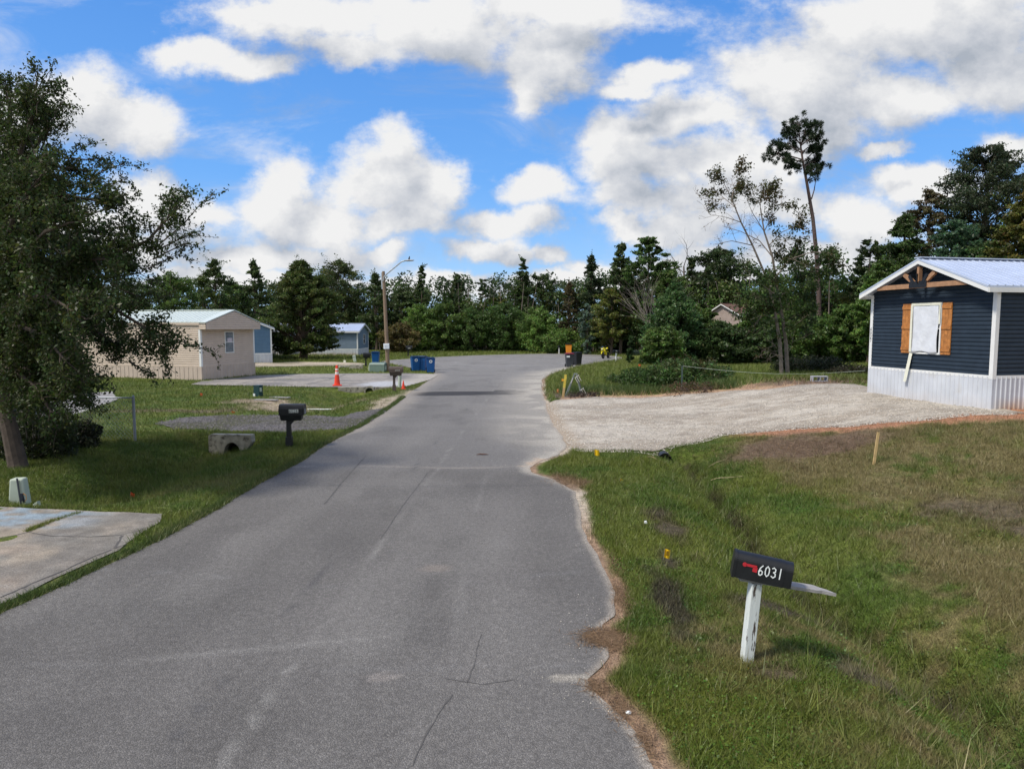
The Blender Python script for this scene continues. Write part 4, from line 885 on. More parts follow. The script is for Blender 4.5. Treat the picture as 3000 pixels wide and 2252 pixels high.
# concrete headwall and culvert pipes
head_m = mat('mottled_old_concrete', (.27, .255, .205), .9, var=.35, vscale=5, col2=(.09, .08, .06), c2scale=4, c2lo=.52, c2hi=.62, bump=.01, bscale=20)
a = G(680, 1330, -.42); hw = empty('culvert_headwall', (a[0], a[1], -.42), R(-4), 'mottled concrete headwall with an arched pipe opening in the left ditch', 'culvert headwall')
ow = [(-.60,.08),(-.60,.52),(-.55,.56),(.60,.56),(.62,.36),(.42,.06)]; k = 10
arc = [(.06 + .25 * math.cos(t_), -.02 + .37 * math.sin(t_)) for t_ in np.linspace(math.pi, 0, k)]
poly = [(-.45, -.06)] + arc + [(.36, -.02)] + [ow[5], ow[4], ow[3], ow[2], ow[1], ow[0]]
poly = [(a_, b_) for a_, b_ in poly]
from mathutils.geometry import tessellate_polygon
n = len(poly); tri = tessellate_polygon([[Vector((a_, b_, 0)) for a_, b_ in poly]])
vs = [(a_, -.12, b_) for a_, b_ in poly] + [(a_, .12, b_) for a_, b_ in poly]
t = MB(); t.add(vs, [tuple(f) for f in tri] + [tuple(n + i for i in f)[::-1] for f in tri] + [(i, (i + 1) % n, n + (i + 1) % n, n + i) for i in range(n)]); t.build('wall', head_m, hw)
t = MB(); t.tube([(.06, .13, .05), (.06, 1.2, .05)], [.30, .30], 16, False); t.tube([(.06, .5, .05), (.06, .55, .05)], [.30, .1], 16); t.build('pipe', black_m, hw)  # black lining and plug colour in the shade inside the opening
def culvert(name, c, yaw, ro, ri, L, m, mi, label):
    r = empty(name, c, yaw, label, 'culvert pipe'); t = MB(); n = 20; o = 0; ring = []
    for y, rad in ((0, ro), (0, ri), (L, ri), (L, ro)):
        for i in range(n): a_ = 2 * math.pi * i / n; ring.append((rad * math.cos(a_), y, rad * math.sin(a_)))
    F = [(j * n + i, j * n + (i + 1) % n, ((j + 1) % 4) * n + (i + 1) % n, ((j + 1) % 4) * n + i) for j in range(4) for i in range(n)]
    t.add(ring, F).build('pipe_wall', m, r); MB().tube([(0, L * .7, 0), (0, L * .72, 0)], ri * 1.01, 16).build('shade_disc', mi, r); return r  # black disc paints the shade deep inside the pipe
a = G(1078, 1151, -.22); culvert('culvert_pipe', (a[0], 34.32, -.19), R(0), .28, .20, .30, head_m, black_m, 'round concrete culvert pipe end below the concrete driveway')
a = G(1943, 1331, -.10); culvert('culvert_pipe', (a[0], 16.70, -.19), R(-4), .165, .15, .32, boxblack_m, black_m, 'black plastic culvert pipe mouth under the limestone driveway')
t = MB(); t.box(-1.6, -.27, 0, .2, -.45, .05); t.box(.28, 1.5, 0, .2, -.3, .05); o = t.build('culvert_wall', head_m); a = G(1078, 1151, -.22); o.location = (a[0], 34.42, -.02); tag(o, 'stained concrete edge wall on both sides of the round culvert pipe', 'retaining wall')
# concrete rubble
rb = random.Random(4)
for i, (u, v, sx, sy, sz, lb) in enumerate([(1043, 1080, .5, .35, .3, 'grey concrete culvert lump at the right end of the rubble'), (1017, 1076, .7, .3, .12, 'flat broken concrete slab left of the grey culvert lump')]):
    a = G(u, v, 0); t = MB(); t.frustum((0, 0), sx * 2, sy * 2, sx * 1.7, sy * 1.6, -.05, sz, (.06, .02)); o = t.build('concrete_rubble', head_m, bevel=.03); o.location = onto(a[0], a[1]); o.rotation_euler = (0, R(4), R(10 + 20 * i)); tag(o, lb, 'concrete rubble')
for i, (u, v, L, lb) in enumerate([(780, 1173, 1.0, 'weathered plank lying farther back on the bare sandy patch'), (790, 1167, .9, 'weathered plank nearest the teal pedestal on the sandy patch')]):
    a = G(u, v); t = MB(); t.box(-L / 2, L / 2, -.12, .12, 0, .04); o = t.build('plank', greywood_m, bevel=.005); o.location = onto(a[0] + i * .35, a[1] + i * .3, .01); o.rotation_euler = (0, 0, R(-8 - 6 * i)); tag(o, lb, 'plank')
a = G(912, 1201); o = MB().tube([(-.95, 0, .03), (-.3, .02, .035), (.95, .0, .03)], .025, 6).build('pipe_length', wpaint_m); o.location = onto(a[0], a[1]); tag(o, 'thin white plastic pipe lying in the grass right of mailbox 6028', 'pipe')

# lamp pole
pole_m = mat('brown_utility_wood', (.23, .165, .115), .85, var=.2, vscale=5, stretch=(4, 4, .4), bump=.004)
alu_m = mat('aluminium', (.6, .62, .64), .35, metal=.7)
a = G(1137, 1088, 0); lp = empty('street_lamp', onto(a[0], a[1]), 0, 'wooden street lamp pole with a curved metal arm left of the circle', 'street lamp', rot=(0, R(-1.8), 0))
zt = CAM_H + (956 - 797) / 2000 * a[1]
MB().lathe([(.15, -.2), (.145, 0), (.10, zt - .2), (.095, zt)], n=12).build('pole', pole_m, lp)
P = [at(u, v, a[1] - .0) for u, v in ((1127, 824), (1131, 812), (1143, 802), (1165, 786), (1186, 771), (1199, 768.5))]
P = [Vector((q[0] - a[0] + .12 * (zt - 0) / 6.8 * 0, -.1 - .6 * i / 5, q[2])) for i, q in enumerate(P)]
off = P[0].x - .12 + .0; 
MB().tube([(p.x + .10, p.y, p.z) for p in P], .045, 8).build('arm', alu_m, lp)
q = P[-1]; MB().ball((q.x + .33, q.y, q.z), (.36, .14, .06), 14, 8).build('lamp_head', mat('lamp_grey', (.35, .36, .37), .5), lp, smooth=True)
MB().box(-.17, -.10, -.05, .05, zt - 1.2, zt - .1).build('cable_guard', alu_m, lp)
sb_ = MB(); sb_.box(-.20, .20, -.22, -.14, 1.55, 1.93); sb_.build('sign', mat('white_plate', (.68, .74, .80), .4), lp, bevel=.03)
t = MB()
for i in range(3): t.box(-.12, .12 - .05 * i, -.224, -.221, 1.66 + .06 * i, 1.68 + .06 * i)
t.build('sign_text', mat('grey_print', (.3, .36, .42), .6), lp)
bd = empty('bird', (a[0] + q.x + .10, a[1] + q.y, q.z + a[2] + .05), 0, 'small dark bird perched on the street lamp head', 'bird')
t = MB(); t.ball((0, 0, .14), (.055, .05, .10), 10, 8, Matrix.Rotation(R(14), 4, 'Y')); t.ball((.02, 0, .255), (.038, .035, .036), 8, 6); t.add([(.05, -.008, .25), (.085, 0, .245), (.05, .008, .25), (.05, 0, .262)], [(0,1,2),(0,3,1),(1,3,2),(0,2,3)]); t.add([(-.03, -.03, .08), (-.03, .03, .08), (-.09, .015, -.06), (-.09, -.015, -.06)], [(0,1,2,3)])
for s_ in (-1, 1): t.tube([(0, s_ * .02, .06), (.005, s_ * .02, .0)], .006, 4)
t.build('bird_body', mat('dark_feathers', (.03, .03, .035), .7), bd)

# motorcycle
a = G(1775, 1049.5, 0); mc = empty('motorcycle', onto(a[0], a[1], .0), math.atan2(-.88, -.47), 'yellow and black sport motorcycle parked on the turning circle', 'motorcycle', rot=(0, 0, math.atan2(-.88, -.47)))
yel_m = mat('yellow_fairing', (.72, .62, .015), .3, var=.05); bk_m = mat('black_rubber', (.012, .012, .013), .7); eng_m = mat('engine_metal', (.08, .08, .085), .4, metal=.6)
bike = Matrix.Rotation(R(10), 4, 'X')
for x_0 in (.70, -.70):
    t = MB(); n = 24; rg = []
    for i in range(n):
        a_ = 2 * math.pi * i / n
        for rr_, yv in ((.31, -.06), (.31, .06), (.215, .06), (.215, -.06)): rg.append(tuple(bike @ Vector((x_0 + rr_ * math.cos(a_), yv, .31 + rr_ * math.sin(a_)))))
    w_ = t.add(rg, [(4 * i + j, 4 * ((i + 1) % n) + j, 4 * ((i + 1) % n) + (j + 1) % 4, 4 * i + (j + 1) % 4) for i in range(n) for j in range(4)]).build('wheel', bk_m, mc, bevel=.02)
    t = MB()
    for i in range(5): a_ = 2 * math.pi * i / 5; t.beam(tuple(bike @ Vector((x_0, 0, .31))), tuple(bike @ Vector((x_0 + .22 * math.cos(a_), 0, .31 + .22 * math.sin(a_)))), .03, .03)
    t.tube([tuple(bike @ Vector((x_0, -.06, .31))), tuple(bike @ Vector((x_0, .06, .31)))], .06, 10); t.build('rim', eng_m, w_)
    t = MB(); t.tube([tuple(bike @ Vector((x_0 * 1.0 + .33 * math.cos(a_) * 1.02, 0, .31 + .335 * math.sin(a_)))) for a_ in np.linspace(.5, 2.3, 7)], .05, 6)
    t.build('mudguard', yel_m, mc)
t = MB()
for s_ in (-1, 1): t.tube([tuple(bike @ Vector((.70, s_ * .09, .31))), tuple(bike @ Vector((.46, s_ * .09, .92)))], .028, 8)
t.build('fork', eng_m, mc)
t = MB(); t.prism([(-.13, .28), (.13, .28), (.17, .5), (.13, .68), (-.13, .68), (-.17, .5)], -.25, .3, bike); t.tube([tuple(bike @ Vector((-.7, .1, .31))), tuple(bike @ Vector((-.2, .1, .42)))], .035, 6); t.build('engine', eng_m, mc, bevel=.03)
def side_panel(pts, w0, name, m, bev=.03):
    t = MB(); n = len(pts); vs = [tuple(bike @ Vector((x, -w, z))) for x, z, w in pts] + [tuple(bike @ Vector((x, w, z))) for x, z, w in pts]
    t.add(vs, [tuple(range(n)), tuple(range(n, 2 * n))[::-1]] + [(i, n + i, n + (i + 1) % n, (i + 1) % n) for i in range(n)]); return t.build(name, m, mc, bevel=bev)
side_panel([(.66,.86,.06),(.62,.98,.12),(.40,1.08,.16),(.30,.90,.21),(.15,.62,.22),(-.05,.36,.19),(.20,.26,.15),(.38,.42,.21),(.50,.66,.20)], 0, 'fairing', yel_m)
side_panel([(.30,.86,.12),(.26,.98,.13),(.05,1.00,.14),(-.16,.86,.10),(-.1,.74,.12),(.2,.74,.14)], 0, 'tank', yel_m)
side_panel([(-.12,.80,.10),(-.14,.88,.10),(-.55,.93,.11),(-.60,.86,.09),(-.3,.78,.12)], 0, 'seat', bk_m)
side_panel([(-.48,.84,.10),(-.52,.96,.11),(-.92,1.06,.06),(-.95,1.0,.05),(-.7,.84,.09)], 0, 'tail', yel_m)
side_panel([(.58,.98,.10),(.50,1.12,.10),(.36,1.20,.08),(.38,1.06,.11)], 0, 'windshield', dglass_m, .01)
MB().ball(tuple(bike @ Vector((.64, 0, .88))), (.05, .12, .06), 10, 6).build('headlight', glass_m, mc, smooth=True)
for s_ in (-1, 1): MB().tube([tuple(bike @ Vector((.42, s_ * .10, 1.0))), tuple(bike @ Vector((.34, s_ * .34, .99)))], .018, 6).build('handlebar', bk_m, mc)
for s_ in (-1, 1): MB().ball(tuple(bike @ Vector((.44, s_ * .36, 1.14))), (.03, .07, .04), 8, 6).build('mirror', bk_m, mc)
MB().tube([tuple(bike @ Vector((0, -.14, .3))), tuple(bike @ Vector((-.5, -.18, .36))), tuple(bike @ Vector((-.9, -.18, .62)))], [.03, .05, .06], 8).build('exhaust', eng_m, mc)
MB().tube([tuple(bike @ Vector((0, .1, .28))), (-.1, .38, .0)], .015, 5).build('kickstand', bk_m, mc)

# stakes, sign stand, steel post and line, cinder block
ylw_m = mat('yellow_sprayed_wood', (.66, .52, .08), .7, var=.15, vscale=10, col2=(.30, .18, .03), c2scale=9, c2lo=.6, c2hi=.66)
stk_m = mat('raw_pine_stake', (.52, .37, .17), .8, var=.15, vscale=8)
a = G(1649, 1165); r = empty('survey_stake', onto(a[0], a[1]), 0, 'yellow sprayed survey stake by the limestone drive entrance', 'survey stake', rot=(0, R(7), R(10)))
MB().box(-.05, .05, -.012, .012, -.15, .45).build('bare_wood', stk_m, r); MB().box(-.0505, .0505, -.0125, .0125, .45, 1.02).build('yellow_top', ylw_m, r)
MB().box(-.15, -.055, -.01, .01, .72, .82).build('ribbon', mat('ribbon_orange', (.75, .35, .03), .6), r)
a = G(2560, 1360); r = empty('survey_stake', onto(a[0], a[1]), 0, 'bare leaning pine stake in the grass of the right lot', 'survey stake', rot=(R(-4), R(9), R(8)))
MB().box(-.028, .028, -.010, .010, -.2, .68).build('stake', stk_m, r); MB().add([(-.028,-.01,-.2),(.028,-.01,-.2),(.028,.01,-.2),(-.028,.01,-.2),(0,0,-.3)], [(0,1,4),(1,2,4),(2,3,4),(3,0,4)]).build('point', stk_m, r)
a = G(1682, 1158); r = empty('sign_stand', onto(a[0], a[1]), 0, 'folding grey metal sign stand straddling debris beside the yellow stake', 'sign stand')
dk_m = mat('dull_green_steel', (.20, .23, .21), .5, metal=.3); sh_m = mat('scuffed_pale_steel', (.55, .52, .48), .5)
for x_0, y_0 in ((-.42, -.15), (-.30, .28), (.32, -.15), (.42, .28)):
    MB().beam((x_0, y_0, -.03), (.06 + x_0 * .12, y_0 * .2, .96), .045, .045).build('leg', dk_m, r)
t = MB()
for zc, xc in ((.80, .12), (.22, .34)):
    t.beam((xc - .10, -.16, zc), (xc + .08, -.1, zc + .13), .03, .02)
    for k in range(3): t.beam((xc - .10 + .08 * k, -.16, zc + .045 * k), (xc + .02 + .08 * k, -.18, zc - .22 + .045 * k), .02, .02)
t.beam((-.07, -.1, .78), (-.16, -.15, .56), .02, .02); t.build('bracket', sh_m, r)
MB().box(-.02, .14, -.04, .04, .94, 1.0).build('hinge', dk_m, r)
for k in range(1):
    a = G(1634, 1150); o = MB().frustum((0, 0), .12, .1, .09, .08, 0, .16).build('survey_hub', mat('orange_painted_hub', (.62, .24, .08), .7)); o.location = onto(a[0], a[1]); tag(o, 'orange painted survey hub left of the yellow stake', 'survey stake')
a = G(1997, 1144); tz = H(a[0], a[1]); r = empty('steel_post', (a[0], a[1], tz), 0, 'green steel T post with a string tied to its top', 'steel post')
MB().box(-.035, .035, -.02, -.012, -.1, 1.12).box(-.004, .004, -.011, .025, -.1, 1.12).build('post', mat('dark_green_steel', (.06, .09, .085), .6), r)
MB().box(-.022, .022, -.024, -.0205, .0, .22).build('white_foot', wpaint_m, r)
pa = Vector((a[0], a[1], tz + 1.1)); bb = atD(1868, 800, 33); pb = Vector((float(bb[0]), float(bb[1]), float(bb[2])))
L = [pa.lerp(pb, i / 16) - Vector((0, 0, .25 * math.sin(math.pi * i / 16))) for i in range(17)]
o = MB().tube(L, .010, 5).build('string_line', mat('pale_string', (.45, .5, .42), .7)); tag(o, 'pale string stretched from the steel T post towards the navy home', 'string')
a = G(2390, 1116); r = empty('cinder_block', onto(a[0], a[1] - .3), R(-4), 'grey two hole cinder block on its side near the oak', 'cinder block')
t = MB()
for z0_, z1_ in ((0, .045), (.19, .235)): t.box(-.31, .31, -.14, .14, z0_, z1_)
for x_0 in (-.31, -.02, .27): t.box(x_0, x_0 + .04, -.14, .14, .045, .19)
t.build('block', mat('block_concrete', (.38, .39, .42), .9, var=.1, bump=.003), r)

# utility flags
def flag(u, v, colr, label, hgt=.24, yaw=0, lean=0, w=.09, z=None):
    a = GD(u, v); r = empty('marker_flag', onto(a[0], a[1]), 0, label, 'marker flag', rot=(0, R(lean), R(yaw)))
    MB().tube([(0, 0, -.02), (0, 0, hgt)], .0018, 4).build('wire', alu_m, r)
    n = 6; V = []
    for i in range(n + 1):
        for j in (0, 1): V.append((i / n * w, .012 * math.sin(i * 1.3), hgt - .002 - w * 1.15 * (1 - j) - .012 * i / n * 2))
    o = MB().add(V, [(2 * i, 2 * i + 2, 2 * i + 3, 2 * i + 1) for i in range(n)]).build('flag', colr, r); s_ = o.modifiers.new('thickness', 'SOLIDIFY'); s_.thickness = .0012
    return r
fy = mat('yellow_vinyl_flag', (.80, .50, .01), .5, var=.15, vscale=30); fo = mat('orange_vinyl_flag', (.62, .08, .02), .5, var=.2, vscale=30)
f1 = flag(1431, 1214, fy, 'large yellow utility flag in the grass left of mailbox 6031', .19, 20, 8, .10)
MB().box(.03, .07, -.012, -.008, .095, .16).build('printing', mat('flag_print', (.35, .2, .01), .6), f1)
flag(1284, 990, fy, 'yellow utility flag at the corner of the limestone drive', .22, 10, -3, .12)
flag(1337, 1040, fy, 'bent yellow utility flag on the verge between drive and mailbox 6031', .08, 30, 20, .10)
flag(1608, 1445, fy, 'crumpled yellow flag lying under the post of mailbox 6031', .05, 10, 30, .035)
f2 = flag(281, 1078, fo, 'orange utility flag in the grass near the concrete apron', .16, -10, 6, .095)
flag(432, 856, fo, 'faded red flag on the lawn beyond the grey gravel strip', .16, 0, 0, .12)
flag(500, 892, fo, 'low red flag at the near edge of the grey gravel strip', .08, 0, 0, .12)
flag(1378, 795, fo, 'tiny orange flag in front of the roadside pines', .3, 0, 0, .2)

# chain link fence under the oak
steel_m = mat('galvanised_steel', (.26, .29, .33), .5, metal=.4)
fa_ = G(396, 1291); fx, fyy = float(fa_[0]), float(fa_[1]); fn = empty('chain_link_fence', (fx, fyy, 0), 0, 'chain link fence running left from the grass edge under the oak', 'fence')
FP = [(0, 0), (-2.9, .35), (-5.8, .7), (-8.7, 1.0), (-11.6, 1.35)]
for i, (x_0, y_0) in enumerate(FP):
    z = H(fx + x_0, fyy + y_0); MB().lathe([(.038 if i == 0 else .03, z - .1), (.038 if i == 0 else .03, z + 1.2), (.01, z + 1.25)], (x_0, y_0), 8).build('fence_post', steel_m, fn)
z0_ = H(fx, fyy)
MB().tube([(a_, b_, z0_ + 1.17) for a_, b_ in FP], .02, 6).build('top_rail', steel_m, fn)
t = MB(); Lf = 11.6; dd = .11; n = int(Lf / dd)
def fpt(s_, z): f = min(max(s_ / Lf, 0), 1); return (-11.6 * f, 1.35 * f + .02, z0_ + z)
for i in range(-11, n):
    for sgn in (1, -1):
        s0, s1 = i * dd, i * dd + 1.15
        za_, zb_ = (.0, 1.15) if sgn == 1 else (1.15, 0)
        if s0 < 0: f = -s0 / 1.15; za_ = za_ + (zb_ - za_) * f; s0 = 0
        if s1 > Lf: f = (Lf - s0) / (s1 - s0); zb_ = za_ + (zb_ - za_) * f; s1 = Lf
        t.tube([fpt(s0, za_), fpt(s1, zb_)], .0022, 3, False)
t.build('wire_mesh', steel_m, fn)
o = MB().tube([(-.14, 0, .0), (-.05, .01, .015), (.08, 0, .012), (.16, .01, .004)], [.006, .016, .014, .004], 6).build('dead_leaf', mat('curled_brown_leaf', (.10, .045, .03), .8)); a = GD(1041, 983, 0); o.location = (a[0], a[1], .018); tag(o, 'curled brown leaf lying on the road', 'leaf')
for u0, v0, u1, v1, w_, cc, lb in ((1398, 990, 1442, 1003, .012, (.33, .24, .15), 'pale dead branch lying by the black culvert pipe'), (1535, 1041, 1602, 1031, .011, (.42, .34, .2), 'dry cane lying across the ditch bank'), (1530, 1012, 1570, 992, .009, (.38, .3, .18), 'short dry cane pointing at the dead straw patch')):
    a, b = GD(u0, v0), GD(u1, v1); P = [(b - a) * f + np.array([0, 0, .05 + .02 * math.sin(f * 5)]) + np.array([.03, .04, 0]) * math.sin(f * 9) for f in np.linspace(0, 1, 7)]
    o = MB().tube(P, list(np.linspace(w_, w_ * .5, 7)), 6).build('dead_branch', mat('dry_stem', cc, .85)); o.location = tuple(float(q) for q in a); tag(o, lb, 'dead branch')
a = GD(1394, 1134); o = MB().frustum((0, 0), .05, .04, .04, .03, 0, .045).build('litter', wpaint_m, bevel=.01); o.location = onto(a[0], a[1], .03); tag(o, 'white scrap of litter in the right verge', 'litter')
a = GD(1357, 1540); o = MB().ball((0, 0, 0), (.028, .02, .014), 8, 6).build('pebble', wpaint_m); o.location = onto(a[0], a[1], .01); tag(o, 'white pebble at the near right road edge', 'pebble')

# ------------------------------------------------------------------ foliage
leaf_m = leafmat('leaves', .42); grass_m = leafmat('grass_blades', .25)
bark_m = mat('brown_bark', (.10, .075, .055), .9, var=.3, vscale=6, stretch=(3, 3, .6), bump=.01, bscale=14)
gbark_m = mat('grey_bark', (.17, .14, .12), .9, var=.3, vscale=6, stretch=(3, 3, .6), bump=.01, bscale=14)
dead_m = mat('dead_grey_wood', (.20, .17, .15), .9, var=.2)
pine_m = mat('reddish_pine_bark', (.105, .072, .065), .9, var=.3, vscale=5, bump=.01)
def leaves(P, size, col, rs, aspect=.5, up=.3, tint=.35, out=None):
    """one rhombic leaf (or leaf spray) per point; returns verts, faces, vertex colours"""
    n = len(P); d = rs.randn(n, 3); 
    if out is not None: d += out
    d /= np.linalg.norm(d, axis=1)[:, None] + 1e-9
    nn = rs.randn(n, 3); nn[:, 2] += up * 3; nn -= d * (nn * d).sum(1)[:, None]; nn /= np.linalg.norm(nn, axis=1)[:, None] + 1e-9
    b = np.cross(d, nn); s_ = (size * (.6 + .8 * rs.rand(n)))[:, None]
    V = np.stack([P - d * s_ * .5, P + b * s_ * aspect * .5, P + d * s_ * .5, P - b * s_ * aspect * .5], 1).reshape(-1, 3)
    F = np.arange(4 * n).reshape(n, 4); c = col * (1 + tint * (rs.rand(n, 1) * 2 - 1)) * (1 + .12 * rs.randn(n, 3)); c = np.clip(np.repeat(c, 4, 0), .004, .6)
    return V, F, c
def inball(n, rs, shell=.45):
    d = rs.randn(n, 3); d /= np.linalg.norm(d, axis=1)[:, None]; return d * (shell + (1 - shell) * rs.rand(n, 1) ** .6)
def clumpleaves(cl, per, size, col, rs, flat=.7, aspect=.5, ctint=.35, warm=None, up=.3, spray=0):
    """cl: rows of x, y, z, r"""
    cl = np.asarray(cl); n = len(cl); k = np.repeat(np.arange(n), per)
    tint = 1 + ctint * (rs.rand(n, 1) * 2 - 1); cc = np.array(col) * 1.22 * tint
    if warm is not None: w_ = (rs.rand(n, 1) < .3) * rs.rand(n, 1); cc = cc * (1 - w_) + np.array(warm) * w_
    q = inball(len(k), rs)
    ax = np.c_[cl[:, 0] - cl[:, 0].mean() * .0, cl[:, 1], np.abs(cl[:, 2]) * 0 + .25 * np.hypot(cl[:, 0], cl[:, 1])] if spray else None
    if spray:
        ax = ax + rs.randn(n, 3) * .35 * np.linalg.norm(ax, axis=1).mean(); ax /= np.linalg.norm(ax, axis=1)[:, None] + 1e-9; al = (q * ax[k]).sum(1)[:, None]
        P = cl[k, :3] + (q * .62 + ax[k] * al * spray * rs.rand(len(k), 1)) * cl[k, 3:4] * np.array([1, 1, max(flat, .6)])
    else: P = cl[k, :3] + q * cl[k, 3:4] * np.array([1, 1, flat])
    return leaves(P, size, cc[k], rs, aspect, up, out=q * .8)
PROF = {'round': lambda t: np.sqrt(np.clip(1 - (2 * t - 1) ** 2, 0, 1)) * .96 + .04, 'cone': lambda t: (1 - t) ** .6 * .92 + .08, 'ovoid': lambda t: np.clip(np.sin(np.pi * (t * .86 + .14)), 0, 1) ** .7 * (1 - .35 * t),
        'column': lambda t: np.clip(1.1 - t, 0, 1) ** .35 * .9 + .05, 'ragged': lambda t: np.clip(1 - t, 0, 1) ** .5 * (.86 + .14 * np.sin(t * 13)) + .10, 'umbrella': lambda t: np.clip(.35 + t * 1.2, 0, 1) * np.sqrt(np.clip(1.08 - t ** 3, 0, 1))}
def crownclumps(n, Rr, z0, z1, prof, rs, rk=.26, fill=.35, lob=.3):
    t = rs.rand(n) ** .9; a = rs.rand(n) * 2 * np.pi; ph = rs.rand(3) * 6
    lobe = 1 + lob * (np.sin(a * 2 + ph[0] + t * 3) * .5 + np.sin(a * 3 + ph[1] - t * 5) * .5)
    rad = Rr * PROF[prof](t) * lobe * (fill + (1 - fill) * rs.rand(n) ** .5); r = Rr * rk * (.6 + .7 * rs.rand(n)) * (.5 + .5 * PROF[prof](t))
    rad = np.maximum(rad - r * .5, 0)
    return np.c_[np.cos(a) * rad, np.sin(a) * rad, z0 + (z1 - z0) * t, r]
def tree(name, label, base, Ht, Rr, prof='round', col=(.04, .07, .02), n=60, per=110, size=.28, z0f=.18, seed=1, warm=None, bark=None, tr=.16, group=None, flat=.7, rk=.26, spikes=6, cat='tree', multi=1, lob=.3, fill=.35, up=.3, aspect=.5, lean=0):
    rs = np.random.RandomState(seed); bark = bark or bark_m
    r = empty(name, base, 0, label, cat, group)
    n = int(n * 1.9); per = int(per * .85); rk = rk * .95; Rr = Rr * 1.12
    per = int(per * 1.3); size = size * .84
    cl = crownclumps(n, Rr, Ht * z0f, Ht * .97, prof, rs, rk, fill, lob); cl[:, 0] += lean * cl[:, 2]
    # thin leafy leaders that break the skyline
    sp = []
    for i in range(spikes):
        c = cl[rs.randint(n)] if i else np.array([lean * Ht, 0, Ht * .9, Rr * .1]); top = c[2] + Rr * (.15 + .3 * rs.rand()); 
        if i == 0: top = Ht * (1.04 if prof == 'cone' else .98)
        dxy = rs.randn(2) * .25 * Rr; dxy = dxy * (i > 0)
        for q in np.linspace(0, 1, 6): sp.append([c[0] + .2 * Rr * (rs.rand() - .5) * (1.1 - q) + dxy[0] * q, c[1] + dxy[1] * q, c[2] + (top - c[2]) * q, Rr * .15 * (1.2 - q)])
    t = MB()
    for m_ in range(multi):
        ax, ay = (rs.rand(2) - .5) * Rr * (.5 if multi > 1 else .08); P = []
        for q in np.linspace(0, 1, 7): P.append((lean * Ht * q + ax * q + Rr * .04 * math.sin(q * 7 + m_), ay * q + Rr * .04 * math.cos(q * 5), -.15 + (Ht * .9 + .15) * q))
        t.tube(P, list(np.linspace(tr, tr * .16, 7) / (1 if multi == 1 else 1.5)), 7)
    for i in rs.permutation(n)[:max(8, n // 3)]:
        c = cl[i]; zs_ = max(Ht * .08, c[2] - Rr * (.3 + .4 * rs.rand())); f = zs_ / Ht
        a = Vector((lean * zs_, 0, zs_)); b = Vector(c[:3]); mdl = a.lerp(b, .5) + Vector((0, 0, .1 * Rr))
        t.tube([a, mdl, b], [tr * (1 - f) * .4 + .01, tr * .2 * (1 - f) + .01, .01], 4, False)
    t.build('trunk', bark, r)
    V, F, c = clumpleaves(cl, per, size, col, rs, flat, aspect, warm=warm, up=up, spray=1.6)
    if sp:
        V2, F2, c2_ = clumpleaves(np.array(sp), 9, size * .6, col, rs, 1.0, aspect); F2 = F2 + len(V); V = np.r_[V, V2]; F = np.r_[F, F2]; c = np.r_[c, c2_]
    npmesh('crown', V, F, c, leaf_m, r); return r
DK = (.066, .098, .034); MG = (.086, .138, .034); LG = (.115, .190, .042); OL = (.135, .155, .036); BR = (.105, .090, .045); BG = (.055, .105, .052)
def tpx(name, label, u, vt, hw, Y, zg=None, **k):
    """a tree whose crown centre stands at photo column u, top at row vt, at depth Y"""
    b = atD(u, 700, Y); top = atD(u, vt, Y)[2]; zb_ = H(b[0], Y) if zg is None else zg
    return tree(name, label, (b[0], Y, zb_), top - zb_, hw / 1475 * Y, **k)
gT = 'trees of the wood behind the circle'
tpx('shade_tree', 'bushy dark green cedar with a short thick trunk in front of the grey blue home', 652, 558, 84, 64, prof='ovoid', col=(.066, .096, .025), n=210, per=150, size=.26, z0f=.07, seed=11, tr=.42, warm=(.10, .12, .03), spikes=16, rk=.20, flat=.5)
